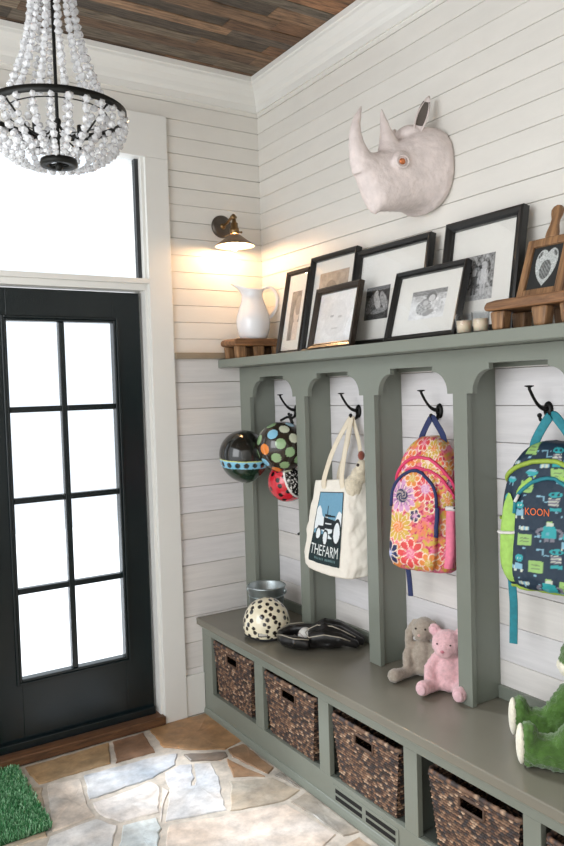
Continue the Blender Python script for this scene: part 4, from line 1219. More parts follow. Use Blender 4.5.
# print patch: bilinear over the front side (u 0..0.25)
def tpatch(a, c, off=0.0025):
    # a,c in 0..1 of the printed rectangle
    lo = 0.12+0.13*c; hi = 0.83+0.06*c; uu = (lo+(hi-lo)*a)*0.25; vv = 0.105+0.765*c
    p = tote(uu, vv)
    e = 1e-3
    n = (tote(uu+e, vv)-p).cross(tote(uu, vv+e)-p).normalized()
    return p+n*off
def tcol(u, v):
    teal_, dark_, wht = rgb(112, 160, 186), rgb(24, 44, 46), rgb(228, 234, 236)
    e = min(u, 1-u)*1.0
    if u < 0.03 or u > 0.97 or v > 0.985: return dark_
    c = teal_
    cloud = 0.66+0.10*sin(u*7+0.6)+0.05*sin(u*17)
    if v < cloud: c = wht
    if 0.052 < v < 0.082 and 0.16 < u < 0.86 and (u*23) % 1 < 0.62 and not 0.47 < u < 0.51: return rgb(96, 124, 126)
    v -= 0.055
    if v < 0.40+0.03*sin(u*9): c = teal_ if u < 0.5 and v > 0.36 else dark_
    if v < 0.36: c = dark_
    # tractor: hood, cab, exhaust, wheels
    if 0.33 < u < 0.78 and 0.44 < v < 0.60-0.10*(u-0.33): c = rgb(20, 30, 34)
    if 0.38 < u < 0.62 and 0.50 < v < 0.515: c = wht
    if 0.36 < u < 0.74 and 0.60 < v < 0.64-0.05*(u-0.36): c = rgb(20, 30, 34)
    if abs(u-0.44) < 0.014 and 0.62 < v < 0.76: c = rgb(20, 30, 34)
    if 0.16 < u < 0.42 and 0.42 < v < 0.475: c = rgb(20, 30, 34)
    if 0.62 < u < 0.80 and 0.46 < v < 0.56: c = rgb(20, 30, 34)
    for cx, cy, rx, ry in ((0.20, 0.36, 0.085, 0.085), (0.46, 0.31, 0.085, 0.10), (0.83, 0.40, 0.125, 0.155)):
        if ell_in(u, v, cx, cy, rx*1.25, ry*1.2): c = rgb(20, 30, 34)
        if ell_in(u, v, cx, cy, rx*0.85, ry*0.88): c = wht
    if 0.56 < u < 0.68 and 0.31 < v < 0.37-0.4*(u-0.56): c = wht
    return c
b = MB(); b.surf(tpatch, 90, 130, tcol); pr_ = b.build('print', M['tprint'], tt)
text_on('THEFARM', 0.215, lambda x, y: tpatch(0.49+x, 0.115+y, 0.0042), 'lettering', M['tletter'], pr_, sx=0.98)
# straps: flat ribbons
def ribbon(mb, pts, wvec, hw, n=24):
    P = [Vector(p) for p in pts]
    def at(t):
        t *= len(P)-1; i = min(int(t), len(P)-2); f = t-i
        p0 = P[max(i-1, 0)]; p1 = P[i]; p2 = P[i+1]; p3 = P[min(i+2, len(P)-1)]
        return 0.5*((2*p1)+(-p0+p2)*f+(2*p0-5*p1+4*p2-p3)*f*f+(-p0+3*p1-3*p2+p3)*f**3)
    wv = Vector(wvec).normalized()
    def fn(u, v):
        p = at(v); t = (at(min(1, v+0.01))-at(max(0, v-0.01))).normalized()
        a = (wv-t*wv.dot(t)).normalized(); nrm = a.cross(t)
        ang = 2*pi*u
        return p+a*hw*cos(ang)*(1 if abs(cos(ang)) < 0.9 else 1)+nrm*0.0014*sin(ang)
    mb.surf(fn, 10, n, lambda u, v: rgb(228, 216, 194), wrap=True)
b = MB()
hkp = Vector((-0.032, -0.775, 1.452))
fl_, fr_2 = tote(0.085, 0.955), tote(0.215, 0.955)
ribbon(b, [fl_+Vector((-0.003, 0, -0.02)), fl_+Vector((-0.003, -0.006, 0.03)), Vector((-0.060, 0.045, -0.13)), Vector((-0.006, 0.006, -0.012)), Vector((0.004, 0.0, 0.002))], (0.35, -1, 0), 0.012, 30)
ribbon(b, [fr_2+Vector((-0.003, 0, -0.02)), fr_2+Vector((-0.004, 0.004, 0.03)), Vector((-0.050, -0.022, -0.13)), Vector((-0.004, -0.006, -0.012)), Vector((0.004, -0.002, 0.002))], (0.35, -1, 0), 0.012, 30)
b.build('front_handle', M['canvas'], tt)
b = MB(); bl_, br_ = tote(0.70, 0.955), tote(0.54, 0.955)
ribbon(b, [br_+Vector((0, 0, -0.02)), br_+Vector((0, 0.01, 0.05)), Vector((0.008, -0.045, -0.12)), Vector((0.006, -0.008, -0.010)), Vector((0.008, -0.002, 0.002))], (0.3, -1, 0), 0.010, 30)
ribbon(b, [bl_+Vector((0, 0, -0.02)), bl_+Vector((0, -0.01, 0.05)), Vector((0.0, 0.03, -0.12)), Vector((0.006, 0.004, -0.010)), Vector((0.008, 0.0, 0.002))], (0.3, -1, 0), 0.010, 30)
b.build('back_handle', M['canvas'], tt)
# plush peeking out of the tote
py = empty('plush_toy', (-0.075, -0.850, 1.19), label='cream plush toy poking out of the canvas tote bag', cat='plush toy')
b = MB(); b.ell((0, 0, 0.02), (0.036, 0.034, 0.042), nu=16, nv=10); b.ell((0.004, -0.018, 0.062), (0.026, 0.026, 0.030), nu=16, nv=10); b.ell((-0.02, 0.01, -0.02), (0.04, 0.04, 0.05), nu=16, nv=10)
o = b.build('body', M['plush'], py); sculpt(o, 0.005, 4, 0.002, 0.012)
def cpl(p, n): return list(rgb(226, 214, 190))
recolor(o, cpl)
MB().ell((-0.020, -0.022, 0.070), 0.007, nu=10, nv=8).build('eye', M['plusheye'], py)
b = MB(); b.ell((0.002, -0.018, 0.108), (0.015, 0.014, 0.020), nu=12, nv=8, col=rgb(140, 74, 58)); b.build('tuft', M['plush'], py)

# ------------------------------------------------------------------ backpacks
def sgn_pow(x, e): return math.copysign(abs(x)**e, x)
def pack_body(w, h, d, top_round, taper):
    """local x right, -y front, z up from 0; returns fn(u,v)"""
    def hwf(v):
        # rounded top and slightly rounded bottom
        t = 1.0
        if v > 1-top_round: t = sqrt(max(0.0, 1-((v-(1-top_round))/top_round)**2))**0.85
        if v < 0.22: t = min(t, 0.62+0.38*sqrt(max(0, 1-((0.22-v)/0.22)**2)))
        return w/2*t*(1-taper*v)
    def dpf(v):
        t = 1.0
        if v > 0.80: t = 0.45+0.55*sqrt(max(0.0, 1-((v-0.80)/0.20)**2))
        if v < 0.14: t = min(t, 0.55+0.45*sqrt(max(0, 1-((0.14-v)/0.14)**2)))
        return d*t*(1-0.18*v)
    def fn(u, v):
        a = 2*pi*u; ca = cos(a)
        x = hwf(v)*ca; dp = dpf(v)
        y = -dp/2+dp/2*math.copysign(max(0.0, 1-abs(ca)**3.6)**0.30, sin(a))
        y += -0.02*(1-v)
        wr = 0.003*fbm(x*22, y*22, v*h*16)
        return Vector((x*(1+wr), y+wr*1.5, v*h+wr))
    return fn, hwf, dpf
NAVY, CORAL, PINK, ORG, YEL, LIL, MAG, CREAM = rgb(30, 36, 80), rgb(218, 72, 70), rgb(226, 112, 146), rgb(224, 132, 62), rgb(206, 170, 72), rgb(208, 150, 190), rgb(192, 40, 92), rgb(236, 214, 196)
FLW = [  # photo-like layout in pack coordinates: (x px, y px, radius px, petals, petal colour, centre colour, centre r)
 (410, 497, 15, 12, LIL, NAVY, 5.5), (431, 489, 12, 10, CORAL, LIL, 4), (408, 527, 13, 14, YEL, ORG, 4.5), (401, 553, 11, 8, NAVY, rgb(150, 160, 200), 2.5), (421, 551, 13, 8, CORAL, PINK, 4),
 (437, 558, 9, 6, ORG, YEL, 3), (424, 446, 8, 6, CORAL, PINK, 2.5), (437, 451, 8, 8, YEL, ORG, 2.5), (413, 461, 8, 6, ORG, CORAL, 3), (432, 463, 8, 10, YEL, CREAM, 2.5), (446, 447, 6, 6, ORG, YEL, 2),
 (398, 478, 7, 6, CORAL, ORG, 2), (418, 480, 8, 6, ORG, YEL, 3), (440, 478, 6, 6, YEL, CORAL, 2), (423, 515, 6, 5, NAVY, LIL, 2), (394, 510, 7, 8, PINK, CORAL, 2), (452, 500, 8, 8, YEL, ORG, 3),
 (454, 470, 7, 6, ORG, YEL, 2), (451, 525, 8, 6, ORG, CREAM, 3), (449, 550, 8, 8, CORAL, PINK, 3), (390, 540, 7, 6, LIL, CORAL, 2), (444, 465, 6, 5, CORAL, YEL, 2), (455, 484, 5, 6, NAVY, LIL, 2), (404, 470, 5, 6, LIL, MAG, 2), (436, 505, 6, 5, MAG, YEL, 2), (456, 440, 7, 6, PINK, CORAL, 2), (401, 449, 7, 7, YEL, ORG, 3)]
def floral(X, Y):
    """X,Y in photo-like pixels across the pack front"""
    c = mixc(ORG, PINK, clamp(0.5+0.9*fbm(X*0.09, Y*0.09, 2)))
    if fbm(X*0.16, Y*0.16, 7) > 0.22: c = YEL
    if fbm(X*0.2, Y*0.2, 11) > 0.30: c = MAG
    for (fx, fy, r, n, pc_, cc_, cr_) in FLW:
        dx, dy = X-fx, (Y-fy)*0.85; d = math.hypot(dx, dy)
        if d < r*1.05:
            a = atan2(dy, dx); pet = r*(0.70+0.30*abs(cos(n*a/2)))
            if d < pet:
                c = pc_
                if d > pet-1.0: c = CREAM
                elif abs(sin(n*a/2)) > 0.96 and d > cr_: c = CREAM
                elif cr_ < d < cr_*1.6 and int((a+9)*n/2*1.0) % 2: c = mixc(pc_, cc_, 0.5)
                if d < cr_:
                    c = cc_
                    if int(d*1.1+a*2) % 3 == 0: c = mixc(cc_, CREAM, 0.45)
    return c
def make_backpack(name, loc, yaw, label, w, h, d, painter, P, fm):
    root = empty(name, loc, (0, 0, -pi/2+math.radians(yaw)), label, 'backpack')
    fn, hwf, dpf = pack_body(w, h, d, P['top'], P['taper'])
    b = MB(); b.surf(fn, 168, 150, lambda u, v: painter(fn(u, v), 'body'), wrap=True)
    b.build('main_compartment', M['cloth'], root, merge=True)
    # front pocket: a lower, narrower pouch on the front
    pw, ph_, pd_ = P['pocket']; pz = P['pz']
    pf, phw, pdp = pack_body(pw, ph_, pd_, P['ptop'], 0.06)
    off = Vector((P.get('px', 0.0), 0, pz))
    def fp(u, v):
        p = pf(u, v); 
        yb = -dpf(clamp((p.z+pz)/h))*0.90-0.02*(1-clamp((p.z+pz)/h))
        return Vector((p.x, p.y*1.0+yb+0.012, p.z))+off
    b = MB(); b.surf(fp, 140, 120, lambda u, v: painter(fp(u, v), 'pocket'), wrap=True)
    b.build('front_pocket', M['cloth'], root, merge=True)
    return root, fn, fp, hwf, dpf
# floral pack
PKW, PKH, PKD = 0.250, 0.488, 0.140
pkloc = (-0.062, -1.303, 0.910)
yawp = 17
def px_of(p):     # pack-local -> photo-like coordinates for the pattern
    return 424+p.x*225+math.copysign(max(0.0, p.y+0.150)*170*min(1, abs(p.x)*9), p.x), 572-p.z*270
def paint_pink(p, part):
    X, Y = px_of(p)
    if part == 'body' and p.z < 0.012: return PINK
    return floral(X, Y)
fp_root, fnb, fpk, hwb, dpb = make_backpack('school_backpack', pkloc, yawp, 'pink and orange floral backpack with navy straps hanging in the third bay', PKW, PKH, PKD, paint_pink, dict(top=0.42, taper=0.10, pocket=(0.190, 0.375, 0.042), pz=0.012, ptop=0.30, px=-0.016), None)
def arc_on(fn_, u0, u1, v0f, n=40, lift=0.004):
    out = []
    for k in range(n+1):
        t = k/n; u = u0+(u1-u0)*t; v = v0f(t); p = fn_(u, v); c = fn_(u+0.5, v)
        d = (p-c); d.normalize(); out.append(p+d*lift)
    return out
b = MB(); b.tube(arc_on(fpk, 0.53, 0.955, lambda t: 0.60+0.345*sin(pi*t)**0.42), 0.0062, 8)
b.build('pocket_zip', M['navy'], fp_root)
b = MB(); b.tube(arc_on(fnb, 0.52, 0.98, lambda t: 0.62+0.235*sin(pi*t)**0.8), 0.006, 8); b.build('main_zip', M['magenta'], fp_root)
b = MB(); b.tube(arc_on(fnb, 0.53, 0.97, lambda t: 0.56+0.215*sin(pi*t)**0.8), 0.005, 8); b.build('piping', M['magenta'], fp_root)
# mesh side pockets
for s, u0, u1 in ((-1, 0.42, 0.585), (1, 0.90, 0.985)):
    b = MB()
    def sp(u, v, s=s, u0=u0, u1=u1):
        uu = u0+(u1-u0)*u; vv = 0.06+0.43*v
        p = fnb(uu, vv); c = Vector((0, -PKD*0.45, p.z)); dd = (p-c).normalized()
        return p+dd*(0.008*sin(pi*clamp(u*0.9+0.05))+0.003)
    b.surf(sp, 20, 20); b.build('side_pocket', M['pinkmesh'], fp_root)
    b = MB(); b.tube([sp(k/12, 1.0) for k in range(13)], 0.009, 8, flat=((0, 0, 1), 1.0)); b.build('pocket_binding', M['whiteband'], fp_root)
b = MB(); b.tube([fpk(0.955, 0.62-0.03*k)+Vector((0.008, -0.004, 0)) for k in range(10)], 0.008, 8); b.build('zip_flap', M['navy'], fp_root)
def flat_strap(mb, pts, hw, wvec):
    c0 = len(mb.c); ribbon(mb, pts, wvec, hw, 24)
def loop_strap(root, topz, y, hook_h, hw, m, half=0.045):
    b = MB()
    ribbon(b, [(-half-0.008, y, topz-0.03), (-half, y-0.004, topz+0.01), (-half*0.45, y+0.004, topz+hook_h*0.72), (0, y+0.008, topz+hook_h), (half*0.55, y+0.004, topz+hook_h*0.70), (half+0.012, y-0.002, topz+0.012), (half+0.016, y, topz-0.03)], (0, 0.35, 1) if False else (1, 0.2, 0.6), hw, 40)
    b.build('haul_loop', m, root)
loop_strap(fp_root, PKH-0.012, -0.040, 0.078, 0.011, M['navy'], 0.036)
b = MB(); ribbon(b, [(-0.110, -0.035, 0.19), (-0.124, -0.030, 0.05), (-0.116, -0.025, -0.06), (-0.112, -0.025, -0.125)], (1, 0.2, 0), 0.010); b.build('shoulder_strap', M['navy'], fp_root)
b = MB(); ribbon(b, [(0.08, -0.018, 0.10), (0.105, -0.018, 0.02), (0.110, -0.018, -0.10), (0.108, -0.018, -0.135)], (1, 0.2, 0), 0.010); b.build('shoulder_strap', M['navy'], fp_root)
b = MB(); b.tube([fnb(0.90, 0.50), fnb(0.945, 0.495)+Vector((0.02, -0.004, 0)), fnb(0.0, 0.49)+Vector((0.022, 0, 0)), fnb(0.06, 0.49)+Vector((0.008, 0, 0))], 0.008, 8, flat=((0, 0, 1), 0.4)); b.build('compression_strap', M['web'], fp_root)

# robot pack
TW, TH, TD = 0.300, 0.456, 0.120
tloc = (-0.062, -1.826, 0.944)
DT = rgb(16, 42, 62); TQ = rgb(44, 158, 164); LG = rgb(150, 190, 110); PL = rgb(200, 206, 190); MU = rgb(120, 118, 130); OL = rgb(130, 176, 196); BL2 = rgb(60, 140, 190)
def robot_at(X, Y, cx, cy, kind):
    x, y = X-cx, Y-cy
    if kind == 0:       # big robot
        if abs(x) < 6.2 and -6 < y < 5.5 and abs(x) < 4.6+0.28*(y+6): 
            if -3.5 < x < -0.5 and 0 < y < 2.5: return mixc(TQ, OL, 0.6)
            return TQ
        if abs(x) < 3 and -10.5 < y < -6.0 and (y > -8 or x*x+(y+8)**2 < 9): return PL if y > -9 else LG
        r = math.hypot(abs(x)-6.5, y-0.5)
        if 2.4 < r < 4.8 and abs(x) > 6 and y < 3.5: return MU
        if abs(abs(x)-9.2) < 1.6 and 3 < y < 6: return OL
        if 1 < abs(x) < 4 and 5.5 < y < 9: return MU
    if kind == 1:       # green box monitor
        if abs(x) < 6 and abs(y) < 5.5: return rgb(110, 130, 90) if abs(x) < 3.6 and abs(y) < 3 and int(y) % 2 else LG
        if abs(y-8) < 0.8 and abs(x) < 1.5: return OL
    if kind == 2:       # goggles head
        if (abs(x)/5.6)**2+(y/2.8)**2 < 1:
            for e in (-2.2, 2.2):
                if (x-e)**2+y*y < 1.8: return DT
            return TQ
        if abs(x+1) < 4.2 and 3.5 < y < 11: return MU if int(y) % 3 else PL
        if abs(x) < 5 and 12.5 < y < 15.5: return TQ
    if kind == 3:       # little blue robot
        if x*x+y*y < 13: return PL if (abs(abs(x)-1.2) < 0.6 and abs(y) < 0.8) else TQ
        if abs(x) < 3.6 and 5 < y < 10.5: return OL
        if abs(abs(x)-3) < 1 and 10.5 < y < 13: return PL
    if kind == 4:
        if abs(x) < 4.5 and abs(y) < 1.8: return PL if int(x) % 3 else OL
    if kind == 5:       # antenna wires
        if (abs(y) < 0.5 and -5 < x < 0) or (abs(x) < 0.5 and 0 < y < 5) or (abs(y-5) < 0.5 and 0 < x < 5): return OL
        if (x+5)**2+y*y < 1.2: return OL
    if kind == 6:
        if (x/5.5)**2+(y/3.2)**2 < 1: return TQ if y > -1 else OL
        if abs(abs(x)-2.5) < 0.7 and 3 < y < 6: return OL
    return None
ROB = [(547, 530, 0), (548, 584, 0), (525.5, 539, 1), (524, 451, 1), (524.5, 488, 1), (536.5, 563.5, 1), (554, 547.5, 2), (551, 494, 2), (520, 506, 3), (521.5, 557, 3), (525, 528, 4), (526, 581, 4), (542.5, 547, 5), (541, 496, 5), (541, 453, 5), (528, 474, 6), (507, 482, 6), (552, 452, 2), (562, 463, 6), (552, 475, 1), (540, 467, 4), (561, 533, 3), (508, 512, 1), (510, 540, 6), (563, 580, 1), (566, 556, 6), (516, 566, 4), (503, 500, 3), (570, 500, 1), (572, 530, 6), (510, 465, 4)]
def robots(X, Y):
    for r in ROB:
        c = robot_at(X, Y, *r)
        if c is not None: return c
    hx, hy = int(X/4.3), int(Y/4.1)
    q = random.Random(hx*131+hy*7).random()
    if q > 0.93 and math.hypot(X-(hx+0.5)*4.3, Y-(hy+0.5)*4.1) < 0.9: return OL
    return DT
def tpx(p): return 540+p.x*285+math.copysign(max(0.0, p.y+0.120)*200*min(1, abs(p.x)*8), p.x), 592-p.z*325
def paint_teal(p, part):
    X, Y = tpx(p)
    return robots(X, Y)
tp_root, fnt, ftk, hwt, dpt = make_backpack('school_backpack', tloc, 18, 'dark teal robot-print backpack with lime trim hanging at the right edge', TW, TH, TD, paint_teal, dict(top=0.50, taper=0.06, pocket=(0.205, 0.345, 0.036), pz=0.010, ptop=0.26, px=0.012), None)
b = MB(); b.tube(arc_on(ftk, 0.53, 0.97, lambda t: 0.66+0.32*sin(pi*t)**0.45), 0.0060, 8); b.build('pocket_zip', M['teal'], tp_root)
b = MB(); b.tube(arc_on(ftk, 0.54, 0.96, lambda t: 0.70+0.30*sin(pi*t)**0.45, lift=0.003) and [p+Vector((0, 0.010, 0.014)) for p in arc_on(ftk, 0.56, 0.94, lambda t: 0.72+0.27*sin(pi*t)**0.45)], 0.008, 8); b.build('pocket_gusset', M['limemesh'], tp_root)
b = MB(); b.tube(arc_on(fnt, 0.50, 1.0, lambda t: 0.72+0.155*sin(pi*t)**0.9), 0.0075, 8); b.build('main_zip', M['lime'], tp_root)
b = MB(); b.tube(arc_on(fnt, 0.50, 1.0, lambda t: 0.0+0.012, lift=0.004), 0.006, 8); b.build('bottom_piping', M['lime'], tp_root)
for s, u0, u1 in ((-1, 0.562, 0.668), (1, 0.84, 0.945)):
    b = MB()
    def sp2(u, v, s=s, u0=u0, u1=u1):
        vv = 0.05+0.60*v; mid = (u0+u1)/2; hw_ = (u1-u0)/2*sin(pi*clamp(v*0.92+0.06))**0.7
        uu = mid+(u-0.5)*2*hw_
        p = fnt(uu, vv); c = Vector((0, -TD*0.45, p.z)); dd = (p-c).normalized()
        return p+dd*(0.010*sin(pi*u)*sin(pi*v)+0.006)
    b.surf(sp2, 20, 24); b.build('side_pocket', M['limemesh'], tp_root)
    b = MB(); b.tube([sp2(k/10, 0.56)+Vector((0, -0.002, 0)) for k in range(11)], 0.010, 8, flat=((0, 0, 1), 0.5)); b.build('pocket_binding', M['whiteband'], tp_root)
b = MB(); b.tube([ftk(0.58, 0.83)+Vector((-0.004, -0.008, 0)), ftk(0.575, 0.77)+Vector((-0.008, -0.010, 0))], 0.005, 6); b.build('zip_pull', M['whiteband'], tp_root)
b = MB(); b.tube([ftk(0.90, 0.90)+Vector((0, -0.008, 0)), ftk(0.885, 0.80)+Vector((0, -0.012, 0))], 0.005, 6); b.build('zip_pull', M['whiteband'], tp_root)
loop_strap(tp_root, TH-0.012, -0.040, 0.090, 0.014, M['teal'], 0.050)
b = MB(); ribbon(b, [(-0.112, -0.03, 0.12), (-0.138, -0.03, 0.03), (-0.136, -0.028, -0.08), (-0.140, -0.026, -0.205)], (1, 0.2, 0), 0.013); b.build('shoulder_strap', M['teal'], tp_root)
b = MB(); b.tube([(-0.146, -0.045, 0.205), (-0.160, -0.05, 0.205), (-0.168, -0.03, 0.206)], 0.009, 8, flat=((0, 0, 1), 0.5)); b.build('strap_anchor', M['lime'], tp_root)
def on_pocket(x, y):
    # embroidered name across the pocket front
    X = -0.014+x; Z = 0.238+y
    best = None
    v = (Z-0.010)/0.330
    yb = ftk(0.75, clamp(v)).y
    return Vector((X, yb-0.006, Z))
text_on('KOON', 0.031, on_pocket, 'name_embroidery', M['orange_thread'], tp_root, sx=0.80)

# ------------------------------------------------------------------ plush animals
def plush(name, loc, rotz, lumps, colfn, label, voxel=0.0055, disp=0.0022, cat='stuffed animal'):
    root = empty(name, loc, (0, 0, math.radians(rotz)), label, cat)
    b = MB()
    for l in lumps:
        if l[0] == 'e': b.ell(l[1], l[2], nu=18, nv=12, M=l[3] if len(l) > 3 else None)
        else: b.tube(l[1], l[2], 14)
        if l[0] == 't':
            b.ell(l[1][-1], l[2][-1], nu=14, nv=8); b.ell(l[1][0], l[2][0], nu=14, nv=8)
    o = b.build('body', M['plush'], root); sculpt(o, voxel, 3, disp, 0.010)
    recolor(o, colfn)
    return root, o
# local: -y is the way the toy faces, z up
def cpink(p, n):
    k = 1+0.10*fbm(p.x*60, p.y*60, p.z*60)
    c = rgb(222, 178, 182); return [c[0]*k, c[1]*k, c[2]*k, 1]
bear, bo = plush('teddy_bear', (-0.105, -1.385, HB+0.002), -62, [
    ('e', (0, 0, 0.068), (0.050, 0.045, 0.068)), ('e', (0, -0.004, 0.030), (0.056, 0.050, 0.032)),
    ('e', (0.0, -0.012, 0.172), (0.058, 0.052, 0.052)), ('e', (0.0, -0.050, 0.158), (0.032, 0.028, 0.026)),
    ('e', (-0.050, -0.005, 0.216), (0.024, 0.013, 0.023)), ('e', (0.050, -0.005, 0.216), (0.024, 0.013, 0.023)),
    ('t', [(-0.044, -0.008, 0.118), (-0.066, -0.024, 0.080), (-0.062, -0.040, 0.045)], [0.018, 0.020, 0.021]),
    ('t', [(0.044, -0.008, 0.118), (0.066, -0.024, 0.080), (0.062, -0.040, 0.045)], [0.018, 0.020, 0.021]),
    ('t', [(-0.034, -0.018, 0.026), (-0.056, -0.062, 0.026), (-0.066, -0.098, 0.030)], [0.026, 0.024, 0.027]),
    ('t', [(0.034, -0.018, 0.026), (0.056, -0.062, 0.026), (0.066, -0.098, 0.030)], [0.026, 0.024, 0.027])],
    cpink, 'small pink plush bear sitting on the bench against the locker divider')
for s in (-1, 1):
    MB().ell((s*0.024, -0.0605, 0.184), 0.0032, nu=10, nv=8).build('eye', M['plusheye'], bear)
    MB().ell((s*0.066, -0.1225, 0.031), (0.017, 0.005, 0.019), nu=14, nv=8, col=rgb(232, 190, 196)).build('foot_pad', M['plush'], bear)
    MB().ell((s*0.050, -0.0175, 0.215), (0.014, 0.004, 0.014), nu=12, nv=8, col=rgb(234, 186, 194)).build('inner_ear', M['plush'], bear)
MB().ell((0, -0.078, 0.163), (0.008, 0.005, 0.006), nu=10, nv=8, col=rgb(196, 120, 132)).build('nose', M['plush'], bear)
def cgrey(p, n):
    k = 1+0.12*fbm(p.x*60, p.y*60, p.z*60)
    c = rgb(166, 154, 140); return [c[0]*k, c[1]*k, c[2]*k, 1]
bun, _ = plush('plush_bunny', (-0.080, -1.222, HB+0.002), -58, [
    ('e', (0, 0, 0.070), (0.046, 0.042, 0.070)), ('e', (0, 0, 0.030), (0.052, 0.048, 0.032)),
    ('e', (0.006, 0.0, 0.178), (0.046, 0.048, 0.044)), ('e', (0.002, -0.034, 0.166), (0.028, 0.026, 0.026)),
    ('t', [(-0.032, 0.006, 0.200), (-0.052, -0.004, 0.160), (-0.052, -0.012, 0.110)], [0.012, 0.017, 0.014]),
    ('t', [(0.040, 0.006, 0.200), (0.062, -0.004, 0.160), (0.066, -0.016, 0.096)], [0.012, 0.018, 0.015]),
    ('t', [(-0.040, -0.006, 0.118), (-0.056, -0.024, 0.080), (-0.050, -0.042, 0.050)], [0.016, 0.018, 0.018]),
    ('t', [(0.040, -0.006, 0.118), (0.056, -0.024, 0.080), (0.050, -0.042, 0.050)], [0.016, 0.018, 0.018]),
    ('t', [(-0.030, -0.018, 0.024), (-0.060, -0.070, 0.022), (-0.080, -0.115, 0.026)], [0.022, 0.021, 0.026]),
    ('t', [(0.030, -0.018, 0.024), (0.050, -0.070, 0.022), (0.056, -0.110, 0.026)], [0.022, 0.021, 0.026])],
    cgrey, 'taupe plush bunny with long droopy ears leaning behind the pink bear')
for s in (-1, 1): MB().ell((s*0.018+0.004, -0.044, 0.190), 0.004, nu=10, nv=8).build('eye', M['plusheye'], bun)
MB().ell((0.002, -0.060, 0.170), (0.006, 0.004, 0.005), nu=10, nv=8, col=rgb(206, 170, 160)).build('nose', M['plush'], bun)
GRN = rgb(72, 108, 42); CRM = rgb(232, 226, 206)
def cfrog(p, n):
    k = 1+0.22*fbm(p.x*40, p.y*40, p.z*40)
    c = GRN
    if abs(p.x) < 0.050 and n.y < -0.25 and -0.085 < p.y and 0.10 < p.z < 0.205: c = CRM
    if abs(p.x) < 0.06 and p.y < -0.035 and 0.205 < p.z < 0.262: c = CRM
    return [c[0]*k, c[1]*k, c[2]*k, 1]
frog, _ = plush('plush_frog', (-0.114, -1.996, HB+0.002), -133, [
    ('e', (0, 0.0, 0.105), (0.078, 0.066, 0.105)), ('e', (0, 0, 0.045), (0.088, 0.075, 0.046)),
    ('e', (0, -0.016, 0.270), (0.082, 0.075, 0.066)), ('e', (0, -0.05, 0.248), (0.07, 0.05, 0.04)),
    ('e', (-0.045, -0.010, 0.328), (0.028, 0.028, 0.030)), ('e', (0.045, -0.010, 0.328), (0.028, 0.028, 0.030)),
    ('t', [(-0.062, -0.010, 0.175), (-0.092, -0.052, 0.125), (-0.084, -0.090, 0.078)], [0.034, 0.038, 0.036]),
    ('t', [(0.062, -0.010, 0.175), (0.092, -0.052, 0.125), (0.084, -0.090, 0.078)], [0.034, 0.038, 0.036]),
    ('t', [(-0.050, -0.030, 0.038), (-0.085, -0.110, 0.040), (-0.090, -0.165, 0.046)], [0.050, 0.048, 0.042]),
    ('e', (-0.092, -0.185, 0.060), (0.040, 0.026, 0.062)),
    ('t', [(0.050, -0.030, 0.038), (0.075, -0.110, 0.040), (0.072, -0.165, 0.046)], [0.050, 0.048, 0.042]),
    ('e', (0.072, -0.185, 0.060), (0.040, 0.026, 0.062))],
    cfrog, 'green plush frog with cream belly sitting at the right end of the bench', 0.0058, 0.005)
frog.scale = (1.12, 1.12, 1.08)
for s, fx in ((-1, -0.092), (1, 0.072)):
    b = MB(); b.ell((fx, -0.204, 0.060), (0.033, 0.013, 0.054), nu=16, nv=10, col=CRM); b.build('foot_sole', M['plush'], frog)
    b = MB(); b.ell((s*0.082, -0.114, 0.054), (0.022, 0.014, 0.020), nu=14, nv=8, col=CRM); b.build('paw_pad', M['plush'], frog)
    b = MB(); b.ell((s*0.045, -0.036, 0.334), 0.010, nu=12, nv=8); b.build('eye', M['plusheye'], frog)

# ------------------------------------------------------------------ artificial-grass mat
gm = empty('grass_doormat', (-1.69, -0.325, 0.003), label='bright green artificial grass doormat on the stone floor before the door', cat='doormat')
b = MB(); b.box(-0.345, 0.345, -0.265, 0.265, 0.0, 0.006); b.build('backing', M['grassbase'], gm)
b = MB(); rg = random.Random(9)
for i in range(15000):
    if i % 3 == 0: x = rg.uniform(-0.35, 0.355)
    else: x = 0.357-0.30*rg.random()
    y = rg.uniform(-0.272, 0.272)
    a = rg.uniform(0, 2*pi); L = rg.uniform(0.014, 0.026); wd_ = 0.0026
    dx, dy = cos(a)*wd_, sin(a)*wd_; lx, ly = rg.uniform(-0.011, 0.011), rg.uniform(-0.011, 0.011)
    t = rg.random(); c = mixc(rgb(56, 138, 78), rgb(186, 232, 190), t*t)  # tips paled to put sunlight into the blade colour
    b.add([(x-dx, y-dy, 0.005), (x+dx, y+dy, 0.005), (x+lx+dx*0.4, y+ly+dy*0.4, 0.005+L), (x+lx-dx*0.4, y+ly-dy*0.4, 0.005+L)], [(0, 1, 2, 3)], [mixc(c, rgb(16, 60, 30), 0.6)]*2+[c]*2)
go_ = b.build('grass_blades', M['grass'], gm); tag(go_, kind='stuff')

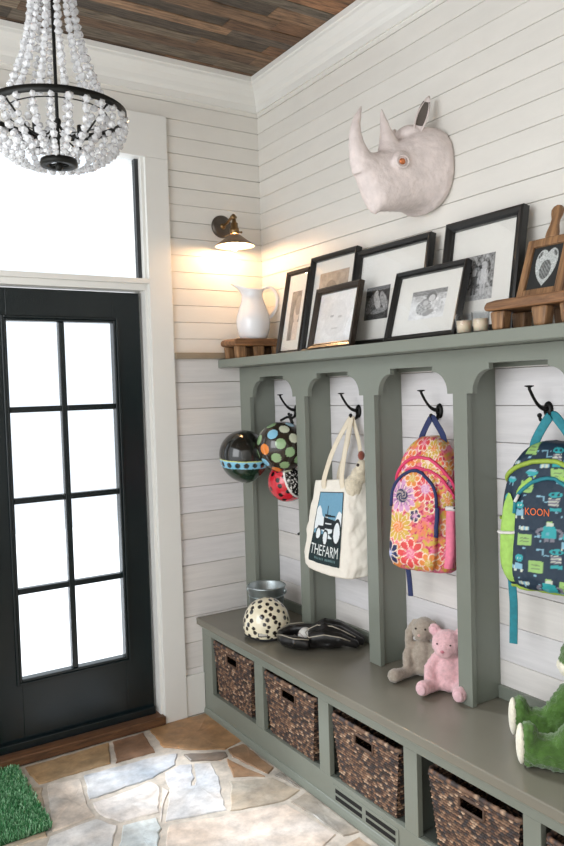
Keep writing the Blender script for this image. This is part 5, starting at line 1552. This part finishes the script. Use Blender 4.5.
# ------------------------------------------------------------------ light
wld = bpy.data.worlds.new('day'); bpy.context.scene.world = wld; wld.use_nodes = True
bg = wld.node_tree.nodes['Background']; bg.inputs['Color'].default_value = (0.93, 0.965, 1.0, 1); bg.inputs['Strength'].default_value = 1.4
def area(name, loc, target, sx, sy, power, col):
    l = bpy.data.lights.new(name, 'AREA'); l.shape = 'RECTANGLE'; l.size = sx; l.size_y = sy; l.energy = power; l.color = col
    o = bpy.data.objects.new(name, l); C.objects.link(o); o.location = loc
    o.rotation_euler = (Vector(target)-Vector(loc)).to_track_quat('-Z', 'Y').to_euler()
    return o
area('window_light', (-3.25, -2.0, 1.9), (-0.2, -1.3, 1.0), 1.8, 2.0, 47, (0.95, 0.98, 1.0))
area('room_light', (-1.8, -4.25, 2.3), (-0.6, -0.6, 1.2), 2.6, 1.6, 9, (1.0, 0.96, 0.90))
sl = bpy.data.lights.new('sky_through_door', 'SUN'); sl.energy = 7.5; sl.angle = math.radians(18); sl.color = (0.95, 0.98, 1.0)
so = bpy.data.objects.new('sky_through_door', sl); C.objects.link(so)
so.rotation_euler = Vector((0.22, -0.72, -0.80)).to_track_quat('-Z', 'Y').to_euler()

# ------------------------------------------------------------------ camera
f, yaw, pitch, roll = 754.811, 0.568033, -0.0426687, -0.0304683
fw = Vector((sin(yaw)*cos(pitch), cos(yaw)*cos(pitch), sin(pitch)))
r = Vector((cos(yaw), -sin(yaw), 0)); u = r.cross(fw)
r2 = cos(roll)*r+sin(roll)*u; u2 = -sin(roll)*r+cos(roll)*u
cam = bpy.data.cameras.new('camera'); co = bpy.data.objects.new('camera', cam); C.objects.link(co)
mt = Matrix((r2, u2, -fw)).transposed().to_4x4(); mt.translation = Vector((-2.037518, -3.339602, 1.577947))
co.matrix_world = mt
cam.sensor_fit = 'AUTO'; cam.sensor_width = 36.0; cam.lens = f*36.0/846.0; cam.clip_start = 0.05
bpy.context.scene.camera = co
vs_ = bpy.context.scene.view_settings
vs_.view_transform = 'Standard'; vs_.look = 'None'; vs_.exposure = 0.0; vs_.gamma = 1.0
